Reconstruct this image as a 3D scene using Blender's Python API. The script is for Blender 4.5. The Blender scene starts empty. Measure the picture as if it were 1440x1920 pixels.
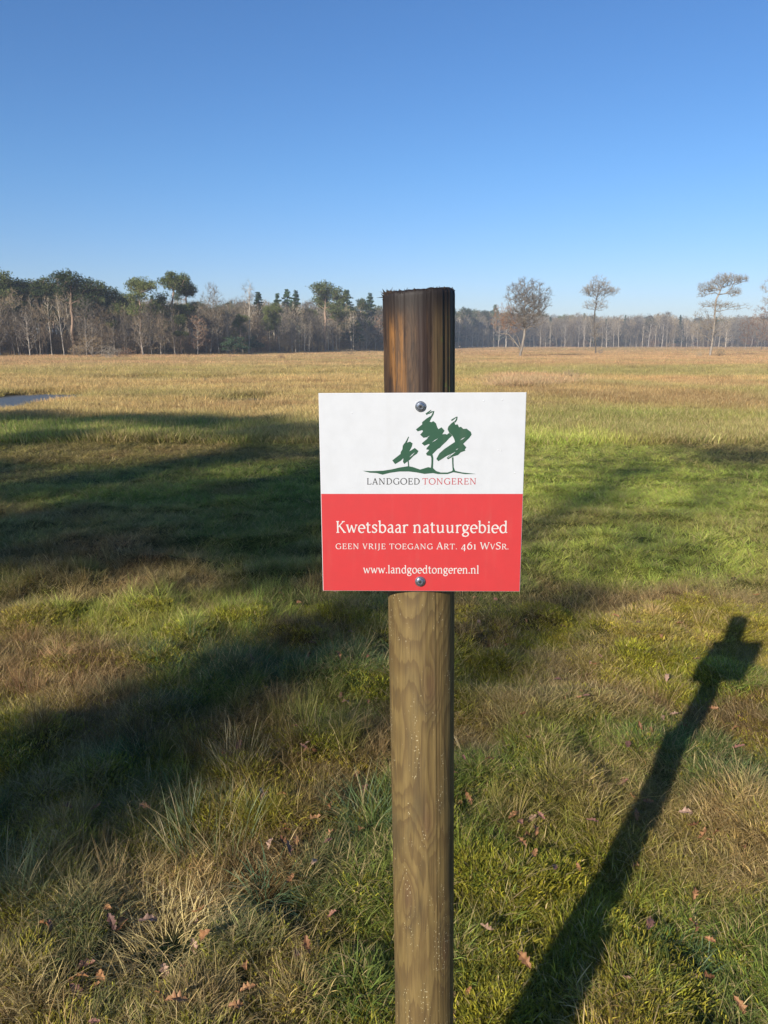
import bpy, math, random
import numpy as np
from mathutils import Vector, Matrix, Euler
from mathutils.geometry import tessellate_polygon

scene = bpy.context.scene
COL = scene.collection
R = math.radians
rng = np.random.default_rng(7)

# ------------------------------------------------------------------ camera, sky, sun, exposure
CAM_H = 1.75
PITCH = 12.26
FPX = 1450.0                      # focal length in pixels of the 1440x1920 photograph
cam_d = bpy.data.cameras.new('camera')
cam = bpy.data.objects.new('camera', cam_d)
COL.objects.link(cam)
cam.location = (0, 0, CAM_H)
cam.rotation_euler = (R(90 - PITCH), 0, 0)
cam_d.sensor_fit = 'VERTICAL'
cam_d.sensor_height = 24.0
cam_d.lens = 24.0 * FPX / 1920.0
cam_d.clip_start = 0.05
cam_d.clip_end = 6000
scene.camera = cam

SUN_EL = 23.5
SUN_AZ = math.atan2(-0.539, -0.842)       # direction to the sun, measured from +Y towards +X
world = bpy.data.worlds.new('World')
scene.world = world
world.use_nodes = True
wn = world.node_tree.nodes
wl = world.node_tree.links
wn.clear()
sky = wn.new('ShaderNodeTexSky')
sky.sky_type = 'NISHITA'
sky.sun_disc = False
sky.sun_elevation = R(SUN_EL)
sky.sun_rotation = SUN_AZ
sky.altitude = 0
sky.air_density = 1.0
sky.dust_density = 0.25
sky.ozone_density = 2.2
hsv = wn.new('ShaderNodeHueSaturation')
hsv.inputs['Saturation'].default_value = 1.12
tint = wn.new('ShaderNodeMix'); tint.data_type = 'RGBA'; tint.blend_type = 'MULTIPLY'
tint.inputs[0].default_value = 1.0; 
geo = wn.new('ShaderNodeTexCoord'); sepz = wn.new('ShaderNodeSeparateXYZ'); mr = wn.new('ShaderNodeMapRange'); mr.interpolation_type = 'SMOOTHSTEP'
mr.inputs[1].default_value = 0.0; mr.inputs[2].default_value = 0.22
tt = wn.new('ShaderNodeMix'); tt.data_type = 'RGBA'; tt.inputs[6].default_value = (0.74, 0.80, 1.12, 1.0); tt.inputs[7].default_value = (0.66, 0.895, 1.19, 1.0)
wl.new(geo.outputs['Generated'], sepz.inputs[0]); wl.new(sepz.outputs[2], mr.inputs[0]); wl.new(mr.outputs[0], tt.inputs[0]); wl.new(tt.outputs[2], tint.inputs[7])
bg = wn.new('ShaderNodeBackground')
bg.inputs['Strength'].default_value = 0.082
wo = wn.new('ShaderNodeOutputWorld')
wl.new(sky.outputs[0], hsv.inputs['Color'])
wl.new(hsv.outputs[0], tint.inputs[6])
wl.new(tint.outputs[2], bg.inputs['Color'])
wl.new(bg.outputs[0], wo.inputs['Surface'])

sun_d = bpy.data.lights.new('sun', 'SUN')
sun_d.energy = 5.0
sun_d.angle = R(0.53)
sun_d.color = (1.0, 0.93, 0.82)
sun = bpy.data.objects.new('sun', sun_d)
COL.objects.link(sun)
SUN_DIR = Vector((math.sin(SUN_AZ) * math.cos(R(SUN_EL)), math.cos(SUN_AZ) * math.cos(R(SUN_EL)), math.sin(R(SUN_EL))))
sun.rotation_euler = SUN_DIR.to_track_quat('Z', 'Y').to_euler()
sun.location = (-8, -12, 14)

scene.view_settings.view_transform = 'Standard'
scene.view_settings.look = 'None'
scene.view_settings.exposure = 0.50
scene.view_settings.gamma = 1.0
scene.view_settings.use_curve_mapping = False
scene.render.engine = 'CYCLES'
scene.cycles.use_denoising = True
scene.cycles.max_bounces = 4
scene.cycles.diffuse_bounces = 2
scene.cycles.glossy_bounces = 2
scene.cycles.transmission_bounces = 3
scene.cycles.volume_bounces = 0
scene.cycles.transparent_max_bounces = 8

# ------------------------------------------------------------------ survey helpers
def ground_at(px, py):
    """ground point (x, y) seen at a pixel of the 1440x1920 photograph"""
    u, v = (px - 720) / FPX, (py - 960) / FPX
    c, s = math.cos(R(PITCH)), math.sin(R(PITCH))
    f, d = c - v * s, s + v * c
    t = CAM_H / d
    return (u * t, f * t)

def x_at(px, dist):
    return (px - 720) / FPX * (dist * math.cos(R(PITCH)) + CAM_H * math.sin(R(PITCH)))

def height_for(py, dist):
    return CAM_H + dist * math.tan(math.atan((960 - py) / FPX) - R(PITCH))

def tag(o, label=None, cat=None, group=None, kind=None):
    if label: o['label'] = label
    if cat: o['category'] = cat
    if group: o['group'] = group
    if kind: o['kind'] = kind
    return o

def new_mesh(name, v, f, mats=None, fm=None, smooth=False):
    me = bpy.data.meshes.new(name)
    me.from_pydata([tuple(p) for p in v] if not isinstance(v, list) else v, [], f)
    for m in (mats or []):
        me.materials.append(m)
    if fm is not None:
        me.polygons.foreach_set('material_index', fm)
    if smooth:
        me.polygons.foreach_set('use_smooth', [True] * len(me.polygons))
    me.update()
    return me

def fast_mesh(name, verts, loops, sizes, mats=(), attrs=None, smooth=False, fm=None):
    me = bpy.data.meshes.new(name)
    verts = np.asarray(verts, dtype=np.float32)
    loops = np.asarray(loops, dtype=np.int32).ravel()
    sizes = np.asarray(sizes, dtype=np.int32).ravel()
    me.vertices.add(len(verts)); me.vertices.foreach_set('co', verts.ravel())
    me.loops.add(len(loops)); me.loops.foreach_set('vertex_index', loops)
    me.polygons.add(len(sizes))
    st = np.concatenate([[0], np.cumsum(sizes)[:-1]]).astype(np.int32)
    me.polygons.foreach_set('loop_start', st)
    me.polygons.foreach_set('loop_total', sizes)
    if smooth:
        me.polygons.foreach_set('use_smooth', np.ones(len(sizes), dtype=bool))
    for m in mats: me.materials.append(m)
    if fm is not None: me.polygons.foreach_set('material_index', np.asarray(fm, dtype=np.int32))
    for k, (typ, arr) in (attrs or {}).items():
        a = me.attributes.new(k, typ, 'POINT')
        key = {'FLOAT': 'value', 'INT': 'value', 'FLOAT_VECTOR': 'vector', 'FLOAT_COLOR': 'color'}[typ]
        a.data.foreach_set(key, np.asarray(arr, dtype=(np.int32 if typ == 'INT' else np.float32)).ravel())
    me.update(calc_edges=True)
    return me

def obj(name, me, parent=None, loc=None):
    o = bpy.data.objects.new(name, me)
    COL.objects.link(o)
    if parent is not None: o.parent = parent
    if loc is not None: o.location = loc
    return o

def empty(name, loc, rz=0.0, sc=(1, 1, 1)):
    o = bpy.data.objects.new(name, None)
    o.empty_display_size = 0.3
    COL.objects.link(o)
    o.location = loc; o.rotation_euler = (0, 0, rz); o.scale = sc
    return o

# smooth value noise in numpy, used for the lie of the land and the vegetation patches
_lat = np.random.default_rng(11).random((256, 256))
def vnoise(x, y, seed=0):
    x = np.asarray(x, float) + seed * 37.17; y = np.asarray(y, float) + seed * 91.7
    xi = np.floor(x).astype(int); yi = np.floor(y).astype(int)
    fx = x - xi; fy = y - yi
    fx = fx * fx * (3 - 2 * fx); fy = fy * fy * (3 - 2 * fy)
    a = _lat[xi & 255, yi & 255]; b = _lat[(xi + 1) & 255, yi & 255]
    c = _lat[xi & 255, (yi + 1) & 255]; d = _lat[(xi + 1) & 255, (yi + 1) & 255]
    return (a * (1 - fx) + b * fx) * (1 - fy) + (c * (1 - fx) + d * fx) * fy
def fbm(x, y, seed=0, o=4):
    s = 0; w = 0.5; t = 0
    for k in range(o):
        s = s + w * vnoise(x * 2 ** k, y * 2 ** k, seed + k); t += w; w *= 0.5
    return s / t

def sstep(a, b, x):
    t = np.clip((x - a) / (b - a), 0, 1)
    return t * t * (3 - 2 * t)

POOLS = [   # shallow standing water: centre px, centre py, half width px, half height px
    (0, 753, 128, 19), (300, 711, 170, 5.0), (560, 703, 105, 3.4), (1185, 693, 48, 2.2), (480, 745, 60, 3.0),
]
_pools = []
for px, py, hw, hh in POOLS:
    cx, cy = ground_at(px, py); x1, _ = ground_at(px + hw, py)
    _, ya = ground_at(px, py + hh); _, yb = ground_at(px, py - hh)
    _pools.append((cx, (ya + yb) / 2, abs(x1 - cx), (yb - ya) / 2))

def pool_depth(x, y):
    d = np.zeros_like(np.asarray(x, float))
    for (cx, cy, rx, ry) in _pools:
        q = np.sqrt(((x - cx) / rx) ** 2 + ((y - cy) / ry) ** 2) + 0.45 * (fbm(x * 0.5, y * 0.22, 50) - 0.5)
        d = np.maximum(d, 1 - sstep(0.75, 1.1, q))
    return d

def height(x, y):
    x = np.asarray(x, float); y = np.asarray(y, float)
    near = 1 - sstep(5, 14, y)
    h = 0.075 * (fbm(x * 1.6, y * 1.6, 3, 3) - 0.5) * near
    h = h + 0.085 * sstep(0.45, 0.75, fbm(x * 3.1 + 0.6 * y, y * 3.1, 6, 3)) * near - 0.02 * near
    h = h + 0.10 * (fbm(x * 0.35, y * 0.35, 5, 3) - 0.5) * sstep(1.5, 9, np.hypot(x, y))
    h = h + 0.03 * (fbm(x * 0.9, y * 0.9, 9, 2) - 0.5) * (1 - near)
    q = pool_depth(x, y)
    return h * (1 - q) - 0.13 * q

# ------------------------------------------------------------------ node helpers
class NT:
    def __init__(self, mat):
        mat.use_nodes = True
        self.t = mat.node_tree; self.n = self.t.nodes; self.l = self.t.links
        self.n.clear()
        self.out = self.n.new('ShaderNodeOutputMaterial')
    def node(self, typ, **kw):
        n = self.n.new(typ)
        for k, v in kw.items(): setattr(n, k, v)
        return n
    def put(self, sock, v):
        if hasattr(v, 'is_output') or isinstance(v, bpy.types.NodeSocket): self.l.new(v, sock)
        else: sock.default_value = v
    def m(self, op, a, b=0.0, c=0.0, clamp=False):
        n = self.node('ShaderNodeMath', operation=op, use_clamp=clamp)
        self.put(n.inputs[0], a); self.put(n.inputs[1], b); self.put(n.inputs[2], c)
        return n.outputs[0]
    def smooth(self, x, a, b, lo=0.0, hi=1.0):
        n = self.node('ShaderNodeMapRange', interpolation_type='SMOOTHSTEP')
        self.put(n.inputs[0], x); n.inputs[1].default_value = a; n.inputs[2].default_value = b
        n.inputs[3].default_value = lo; n.inputs[4].default_value = hi
        return n.outputs[0]
    def mix(self, f, a, b, blend='MIX'):
        n = self.node('ShaderNodeMix', data_type='RGBA', blend_type=blend)
        self.put(n.inputs[0], f); self.put(n.inputs[6], a); self.put(n.inputs[7], b)
        return n.outputs[2]
    def noise(self, vec, scale, detail=3.0, rough=0.5, dist=0.0, out=0):
        n = self.node('ShaderNodeTexNoise')
        if vec is not None: self.l.new(vec, n.inputs['Vector'])
        n.inputs['Scale'].default_value = scale; n.inputs['Detail'].default_value = detail
        n.inputs['Roughness'].default_value = rough; n.inputs['Distortion'].default_value = dist
        return n.outputs[out]
    def mapping(self, vec, scale=(1, 1, 1), loc=(0, 0, 0)):
        n = self.node('ShaderNodeMapping')
        self.l.new(vec, n.inputs[0]); n.inputs['Scale'].default_value = scale; n.inputs['Location'].default_value = loc
        return n.outputs[0]
    def coord(self, which='Object'):
        return self.node('ShaderNodeTexCoord').outputs[which]
    def pos(self):
        return self.node('ShaderNodeNewGeometry').outputs['Position']
    def bump(self, h, strength, dist=0.01):
        n = self.node('ShaderNodeBump'); self.put(n.inputs['Height'], h)
        n.inputs['Strength'].default_value = strength; n.inputs['Distance'].default_value = dist
        return n.outputs[0]
    def pbr(self, col, rough=0.7, bump=None, metal=0.0, spec=0.3):
        p = self.node('ShaderNodeBsdfPrincipled')
        self.put(p.inputs['Base Color'], col); self.put(p.inputs['Roughness'], rough)
        p.inputs['Metallic'].default_value = metal
        p.inputs['Specular IOR Level'].default_value = spec
        if bump is not None: self.l.new(bump, p.inputs['Normal'])
        self.l.new(p.outputs[0], self.out.inputs[0])
        return p

def c4(r, g, b): return (r, g, b, 1.0)
def newmat(name):
    m = bpy.data.materials.new(name)
    return m, NT(m)

# ------------------------------------------------------------------ materials: vegetation
def grass_mat(name, transl=0.35, gloss=0.65, spec=0.12):
    m, t = newmat(name)
    a = t.node('ShaderNodeAttribute', attribute_type='INSTANCER', attribute_name='col').outputs['Color']
    b = t.node('ShaderNodeAttribute', attribute_type='GEOMETRY', attribute_name='tone')
    tone = b.outputs['Fac']
    hue = t.node('ShaderNodeAttribute', attribute_type='GEOMETRY', attribute_name='dry').outputs['Fac']
    rnd = t.node('ShaderNodeObjectInfo').outputs['Random']
    dry = t.mix(t.m('MULTIPLY', hue, 0.8), a, c4(0.42, 0.31, 0.15))
    g = t.node('ShaderNodeGamma'); t.l.new(dry, g.inputs[0]); g.inputs[1].default_value = 1.0
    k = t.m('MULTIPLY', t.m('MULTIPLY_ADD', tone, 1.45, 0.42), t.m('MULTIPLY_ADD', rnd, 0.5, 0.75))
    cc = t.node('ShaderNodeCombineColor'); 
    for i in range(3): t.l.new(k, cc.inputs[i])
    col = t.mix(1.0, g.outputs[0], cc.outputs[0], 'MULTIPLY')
    p = t.node('ShaderNodeBsdfPrincipled')
    t.l.new(col, p.inputs['Base Color']); p.inputs['Roughness'].default_value = gloss
    p.inputs['Specular IOR Level'].default_value = spec
    tr = t.node('ShaderNodeBsdfTranslucent'); t.l.new(col, tr.inputs[0])
    mx = t.node('ShaderNodeMixShader'); mx.inputs[0].default_value = transl
    t.l.new(p.outputs[0], mx.inputs[1]); t.l.new(tr.outputs[0], mx.inputs[2])
    t.l.new(mx.outputs[0], t.out.inputs[0])
    return m
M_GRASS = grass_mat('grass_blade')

def soil_mat():
    m, t = newmat('meadow_ground')
    a = t.node('ShaderNodeAttribute', attribute_type='GEOMETRY', attribute_name='col').outputs['Color']
    P = t.pos()
    n1 = t.noise(P, 9.0, 6, 0.65); n2 = t.noise(P, 60.0, 3, 0.6)
    n3 = t.noise(t.mapping(P, (0.35, 0.9, 1)), 0.6, 5, 0.6)
    k = t.m('ADD', t.m('MULTIPLY', n1, 0.9), t.m('MULTIPLY', n2, 0.6))
    col = t.mix(t.smooth(k, 0.45, 1.05), c4(0.35, 0.33, 0.3), c4(1.25, 1.25, 1.25))
    col = t.mix(1.0, a, col, 'MULTIPLY')
    k3 = t.mix(t.smooth(n3, 0.35, 0.65), c4(0.78, 0.8, 0.75), c4(1.18, 1.15, 1.1))
    col = t.mix(1.0, col, k3, 'MULTIPLY')
    t.pbr(col, 0.9, t.bump(k, 0.9, 0.03), spec=0.1)
    return m
M_SOIL = soil_mat()

def simple_veg(name, c_a, c_b, transl=0.0, scale=0.6, rnd_gain=0.5):
    m, t = newmat(name)
    P = t.pos(); rnd = t.node('ShaderNodeObjectInfo').outputs['Random']
    n = t.noise(P, scale, 3, 0.6)
    f = t.m('ADD', t.m('MULTIPLY', n, 0.8), t.m('MULTIPLY', rnd, 0.6))
    col = t.mix(t.smooth(f, 0.35, 1.05), c4(*c_a), c4(*c_b))
    k = t.m('MULTIPLY_ADD', rnd, rnd_gain, 1 - rnd_gain / 2)
    cc = t.node('ShaderNodeCombineColor')
    for i in range(3): t.l.new(k, cc.inputs[i])
    col = t.mix(1.0, col, cc.outputs[0], 'MULTIPLY')
    p = t.node('ShaderNodeBsdfPrincipled'); t.l.new(col, p.inputs['Base Color'])
    p.inputs['Roughness'].default_value = 0.8; p.inputs['Specular IOR Level'].default_value = 0.15
    if transl > 0:
        tr = t.node('ShaderNodeBsdfTranslucent'); t.l.new(col, tr.inputs[0])
        mx = t.node('ShaderNodeMixShader'); mx.inputs[0].default_value = transl
        t.l.new(p.outputs[0], mx.inputs[1]); t.l.new(tr.outputs[0], mx.inputs[2]); t.l.new(mx.outputs[0], t.out.inputs[0])
    else:
        t.l.new(p.outputs[0], t.out.inputs[0])
    return m
M_NEEDLE = simple_veg('pine_needles', (0.038, 0.058, 0.018), (0.12, 0.135, 0.040), 0.15, 0.5)
M_SPRUCE = simple_veg('spruce_needles', (0.03, 0.06, 0.03), (0.07, 0.11, 0.055), 0.1, 0.5)
M_TWIG = simple_veg('bare_twigs', (0.19, 0.135, 0.078), (0.34, 0.255, 0.15), 0.0, 0.25)
M_TWIG_RED = simple_veg('russet_twigs', (0.25, 0.14, 0.08), (0.36, 0.22, 0.13), 0.1, 0.4)
M_TWIG_GREY = simple_veg('grey_twigs', (0.13, 0.105, 0.075), (0.24, 0.20, 0.145), 0.0, 0.3)
M_BARK = simple_veg('grey_bark', (0.16, 0.13, 0.10), (0.36, 0.31, 0.25), 0.0, 1.3, 0.7)
M_BARK_PALE = simple_veg('pale_bark', (0.28, 0.235, 0.175), (0.54, 0.46, 0.35), 0.0, 1.6)
M_BARK_PINE = simple_veg('pine_bark', (0.19, 0.13, 0.09), (0.42, 0.29, 0.20), 0.0, 0.9)
M_STRAWSHRUB = simple_veg('tan_twigs', (0.30, 0.21, 0.11), (0.44, 0.33, 0.19), 0.1, 0.8)

# ------------------------------------------------------------------ vegetation colours by place
# name: base colours of the sward
G_GREEN = np.array((0.140, 0.185, 0.032)); G_VIVID = np.array((0.325, 0.370, 0.062)); G_DARK = np.array((0.060, 0.095, 0.035))
G_MOSS = np.array((0.235, 0.220, 0.020)); G_STRAW = np.array((0.47, 0.33, 0.135)); G_OCHRE = np.array((0.44, 0.30, 0.115))
G_RUSSET = np.array((0.31, 0.175, 0.085)); G_PALE = np.array((0.50, 0.315, 0.155)); G_BLUE = np.array((0.09, 0.15, 0.07))
G_OLIVE = np.array((0.25, 0.225, 0.072)); G_BROWN = np.array((0.22, 0.125, 0.055))

def lerp(a, b, t):
    return a + (b - a) * np.asarray(t)[..., None]

PATCH = []   # (centre x, y, rx, ry, colour, strength) from places seen in the photograph
def patch(px, py, wpx, hpx, colr, s=0.8):
    cx, cy = ground_at(px, py); x1, _ = ground_at(px + wpx / 2, py)
    _, ya = ground_at(px, py + hpx / 2); _, yb = ground_at(px, py - hpx / 2)
    PATCH.append((cx, (ya + yb) / 2, abs(x1 - cx), (yb - ya) / 2, colr, s))
patch(130, 1270, 330, 110, G_RUSSET * 0.85, 0.65)
patch(60, 1340, 200, 60, G_STRAW * 0.8, 0.5)
patch(290, 1690, 300, 130, G_STRAW * 1.1, 0.9)
patch(500, 1560, 120, 90, G_MOSS * 1.25, 0.7)
patch(1250, 1190, 220, 80, G_STRAW, 0.7)
patch(1190, 1250, 260, 60, G_MOSS, 0.6)
patch(1100, 800, 700, 70, G_GREEN, 0.35)
patch(1250, 752, 620, 62, G_BROWN * 1.15, 0.8)
patch(1330, 722, 260, 24, G_RUSSET * 1.3, 0.7)
patch(1300, 700, 560, 22, G_OLIVE * 0.9, 0.6)
patch(1200, 684, 700, 12, G_RUSSET * 1.2, 0.6)
patch(1000, 770, 300, 20, G_OLIVE * 0.8, 0.5)
patch(350, 745, 420, 16, G_OLIVE * 0.8, 0.5)
patch(420, 770, 300, 14, G_BROWN * 1.2, 0.5)
patch(1000, 712, 170, 22, G_PALE * np.array((1.1, 0.95, 1.0)), 0.9)
patch(1150, 735, 330, 14, G_OCHRE, 0.6)
patch(1100, 900, 760, 200, G_VIVID * 1.1, 0.85)
patch(1270, 1060, 560, 170, G_VIVID * 1.2, 0.8)
patch(1200, 1420, 500, 200, G_GREEN * 0.85, 0.5)
patch(1190, 1600, 430, 220, G_MOSS * 0.8, 0.55)
patch(1000, 1520, 200, 130, G_BROWN, 0.4)
patch(940, 1330, 120, 60, G_STRAW * 0.8, 0.5)
patch(640, 1330, 220, 140, G_GREEN * 1.15, 0.6)
patch(300, 1160, 560, 80, G_VIVID * 1.0, 0.8)
patch(500, 1000, 420, 120, G_GREEN, 0.7)
patch(110, 1050, 330, 60, G_BROWN * 0.9, 0.55)
patch(200, 850, 700, 60, G_BROWN * 0.9, 0.6)
patch(200, 700, 1000, 26, G_OLIVE * 1.2, 0.4)

def sward(x, y):
    x = np.asarray(x, float); y = np.asarray(y, float)
    n1 = fbm(x * 0.8, y * 0.8, 21); n2 = fbm(x * 2.3, y * 2.3, 22); n3 = fbm(x * 0.12, y * 0.30, 23); n4 = fbm(x * 0.05, y * 0.16, 24)
    near = lerp(np.broadcast_to(G_DARK * 1.35, x.shape + (3,)), G_GREEN, sstep(0.35, 0.62, n1))
    near = lerp(near, G_MOSS * 0.8, 0.8 * sstep(0.47, 0.62, n2))
    near = lerp(near, G_STRAW * 0.65, 0.85 * sstep(0.52, 0.68, fbm(x * 1.3, y * 1.3, 27)))
    near = lerp(near, G_BROWN * 0.8, 0.8 * sstep(0.50, 0.66, fbm(x * 1.9, y * 1.9, 28))) * 1.02
    mid = lerp(np.broadcast_to(G_GREEN * 1.25, x.shape + (3,)), G_OLIVE, sstep(0.40, 0.62, n3))
    mid = lerp(mid, G_BROWN, 0.6 * sstep(0.55, 0.72, n1))
    far = lerp(np.broadcast_to(G_OCHRE, x.shape + (3,)), G_OLIVE * 1.35, 0.45 * sstep(0.46, 0.62, n4))
    far = lerp(far, G_STRAW, 0.8 * sstep(0.50, 0.70, n3))
    n5 = fbm(x * 0.035, y * 0.10, 35); n6 = fbm(x * 0.30, y * 0.9, 36)
    far = lerp(far, G_GREEN * 1.15, (0.18 + 0.37 * sstep(-4, 10, x)) * sstep(0.52, 0.62, n5)); far = lerp(far, G_BROWN * 1.1, 0.6 * sstep(0.56, 0.66, n6))
    far = lerp(far, G_OLIVE * 1.1, 0.65 * sstep(-4, 12, x) * sstep(0.40, 0.55, n4))
    vfar = lerp(np.broadcast_to(G_PALE * 0.95, x.shape + (3,)), G_RUSSET * 1.2, 0.65 * sstep(0.42, 0.60, n4))
    vfar = lerp(vfar, G_OLIVE, 0.5 * sstep(0.50, 0.62, n5))
    c = lerp(near, mid, sstep(4.0, 8.0, y + 1.5 * (n1 - 0.5)))
    c = lerp(c, far, sstep(15.0, 22.0, y + 6 * (n3 - 0.5)))
    c = lerp(c, vfar, sstep(48.0, 70.0, y + 18 * (n4 - 0.5)))
    for (cx, cy, rx, ry, cc, s) in PATCH:
        q = np.sqrt(((x - cx) / rx) ** 2 + ((y - cy) / ry) ** 2) + 0.7 * (fbm(x * 1.2 / max(rx, .3), y * 1.2 / max(ry, .3), 31) - 0.5)
        c = lerp(c, cc, s * (1 - sstep(0.55, 1.15, q)))
    return c

# ------------------------------------------------------------------ ground sheet
def build_ground():
    xs = np.concatenate([-np.geomspace(9, 2500, 60)[::-1], np.linspace(-9, 9, 260)[1:-1], np.geomspace(9, 2500, 60)])
    ys = np.concatenate([-np.geomspace(2, 400, 16)[::-1], np.linspace(-2, 12, 230)[1:-1], np.geomspace(12, 110, 210)[:-1], np.geomspace(110, 4500, 50)])
    X, Y = np.meshgrid(xs, ys)
    Z = height(X, Y)
    V = np.stack([X, Y, Z], -1).reshape(-1, 3)
    nx, ny = len(xs), len(ys)
    i = np.arange(ny - 1)[:, None] * nx + np.arange(nx - 1)[None, :]
    q = np.stack([i, i + 1, i + nx + 1, i + nx], -1).reshape(-1, 4)
    col = sward(X, Y).reshape(-1, 3)
    wet = pool_depth(X, Y).reshape(-1)
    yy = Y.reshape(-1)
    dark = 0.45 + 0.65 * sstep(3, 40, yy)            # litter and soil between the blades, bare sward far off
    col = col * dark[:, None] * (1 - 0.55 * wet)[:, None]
    col = np.concatenate([col, np.ones((len(col), 1))], 1)
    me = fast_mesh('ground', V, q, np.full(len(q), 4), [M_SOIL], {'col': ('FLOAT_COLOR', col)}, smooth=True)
    return tag(obj('ground', me), kind='structure')
build_ground()

def build_water():
    m, t = newmat('standing_water')
    P = t.pos()
    n = t.noise(t.mapping(P, (1, 0.5, 1)), 7.0, 4, 0.7)
    t.pbr(t.mix(n, c4(0.07, 0.075, 0.07), c4(0.16, 0.15, 0.12)), 0.38, t.bump(n, 1.0, 0.10), spec=0.5)
    for (cx, cy, rx, ry) in _pools:
        k = 48
        a = np.linspace(0, 2 * np.pi, k, endpoint=False)
        rr = 1.12 + 0.1 * np.sin(3 * a + cx) + 0.06 * np.sin(7 * a)
        # outline a little larger than the hollow: the bank hides the rim
        v = [(cx + rx * r_ * math.cos(t_), cy + ry * r_ * math.sin(t_), 0) for t_, r_ in zip(a, rr)]
        me = new_mesh('water', v, [list(range(k))], [m])
        o = obj('water', me, loc=(0, 0, -0.065))
        tag(o, kind='structure')
build_water()

# ------------------------------------------------------------------ grass tuft shapes (sources of the instanced grass)
def tuft(name, n, lmin, lmax, w, spread, lean, curl, seed, dryp=0.1, segs=3, flat=0.0, dirbias=None, mat=None):
    g = np.random.default_rng(seed)
    V = []; F = []; S = []; tone = []; dry = []
    for b in range(n):
        rr = spread * math.sqrt(g.random()); th = g.random() * 2 * math.pi
        base = np.array((rr * math.cos(th), rr * math.sin(th), 0.0))
        L = g.uniform(lmin, lmax)
        az = th + g.normal(0, 0.9)
        if dirbias is not None: az = g.normal(dirbias, 0.7)
        tilt = abs(g.normal(lean, lean * 0.4)) + 0.03
        bend = g.normal(curl, curl * 0.35)
        ww = w * g.uniform(0.6, 1.25)
        faz = g.random() * math.pi * 2
        side = np.array((math.cos(faz), math.sin(faz), 0.0))
        p = base.copy(); ang = tilt
        k0 = len(V)
        tn = g.random(); dr = 1.0 if g.random() < dryp else g.random() * 0.08
        pts = [p.copy()]
        for s in range(segs):
            d = np.array((math.cos(az) * math.sin(ang), math.sin(az) * math.sin(ang), math.cos(ang)))
            p = p + d * (L / segs); ang = min(ang + bend / segs, 1.75)
            if p[2] < 0.006: p[2] = 0.006 + 0.004 * g.random()
            pts.append(p.copy())
        for s, q in enumerate(pts):
            f = s / segs
            if s == segs:
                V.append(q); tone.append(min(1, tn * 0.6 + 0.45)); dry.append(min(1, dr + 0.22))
            else:
                hw = ww * (1 - 0.55 * f) * 0.5
                V.append(q - side * hw); V.append(q + side * hw)
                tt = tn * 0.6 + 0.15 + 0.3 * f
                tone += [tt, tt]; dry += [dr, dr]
        for s in range(segs - 1):
            a = k0 + 2 * s
            F += [a, a + 1, a + 3, a + 2]; S.append(4)
        a = k0 + 2 * (segs - 1)
        F += [a, a + 1, k0 + 2 * segs]; S.append(3)
    me = fast_mesh(name, V, F, S, [mat or M_GRASS], {'tone': ('FLOAT', tone), 'dry': ('FLOAT', dry)})
    o = bpy.data.objects.new(name, me)
    return o

def source_coll(name, objs):
    c = bpy.data.collections.new(name)
    for o in objs: c.objects.link(o)
    return c

def scatter(name, coll, pts, rot, scl, idx, colr=None):
    """one 'stuff' object: instances of the source shapes on given points"""
    attrs = {'rot': ('FLOAT_VECTOR', rot), 'scl': ('FLOAT_VECTOR', scl), 'idx': ('INT', idx)}
    me = bpy.data.meshes.new(name)
    me.vertices.add(len(pts)); me.vertices.foreach_set('co', np.asarray(pts, np.float32).ravel())
    for k, (typ, arr) in attrs.items():
        a = me.attributes.new(k, typ, 'POINT')
        a.data.foreach_set('value' if typ in ('INT', 'FLOAT') else 'vector', np.asarray(arr, np.int32 if typ == 'INT' else np.float32).ravel())
    if colr is not None:
        a = me.attributes.new('col', 'FLOAT_COLOR', 'POINT')
        cc = np.concatenate([colr, np.ones((len(colr), 1))], 1).astype(np.float32)
        a.data.foreach_set('color', cc.ravel())
    me.update()
    o = obj(name, me)
    ng = bpy.data.node_groups.new(name + '_scatter', 'GeometryNodeTree')
    ng.interface.new_socket('Geometry', in_out='INPUT', socket_type='NodeSocketGeometry')
    ng.interface.new_socket('Geometry', in_out='OUTPUT', socket_type='NodeSocketGeometry')
    n = ng.nodes; l = ng.links
    gi = n.new('NodeGroupInput'); go = n.new('NodeGroupOutput')
    ci = n.new('GeometryNodeCollectionInfo'); ci.inputs['Collection'].default_value = coll
    ci.inputs['Separate Children'].default_value = True; ci.inputs['Reset Children'].default_value = True
    ip = n.new('GeometryNodeInstanceOnPoints'); ip.inputs['Pick Instance'].default_value = True
    def att(nm, ty):
        a = n.new('GeometryNodeInputNamedAttribute'); a.data_type = ty; a.inputs['Name'].default_value = nm
        return a.outputs['Attribute']
    l.new(gi.outputs[0], ip.inputs['Points']); l.new(ci.outputs[0], ip.inputs['Instance'])
    l.new(att('idx', 'INT'), ip.inputs['Instance Index'])
    l.new(att('rot', 'FLOAT_VECTOR'), ip.inputs['Rotation']); l.new(att('scl', 'FLOAT_VECTOR'), ip.inputs['Scale'])
    l.new(ip.outputs[0], go.inputs[0])
    md = o.modifiers.new('scatter', 'NODES'); md.node_group = ng
    return o

def wedge_points(n, y0, y1, g, side=0.56, pad=0.9):
    """points spread evenly in area over the part of the meadow in view"""
    out = []
    tot = 0
    while tot < n:
        k = n * 2
        y = np.sqrt(g.uniform(max(y0, 0) ** 2, y1 ** 2, k)) if y0 > 0 else g.uniform(y0, y1, k)
        y = g.uniform(y0, y1, k)
        wmax = side * y1 + pad
        x = g.uniform(-wmax, wmax, k)
        m = np.abs(x) < side * np.maximum(y, 0) + pad
        out.append(np.stack([x[m], y[m]], 1)); tot += int(m.sum())
    return np.concatenate(out)[:n]

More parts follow.
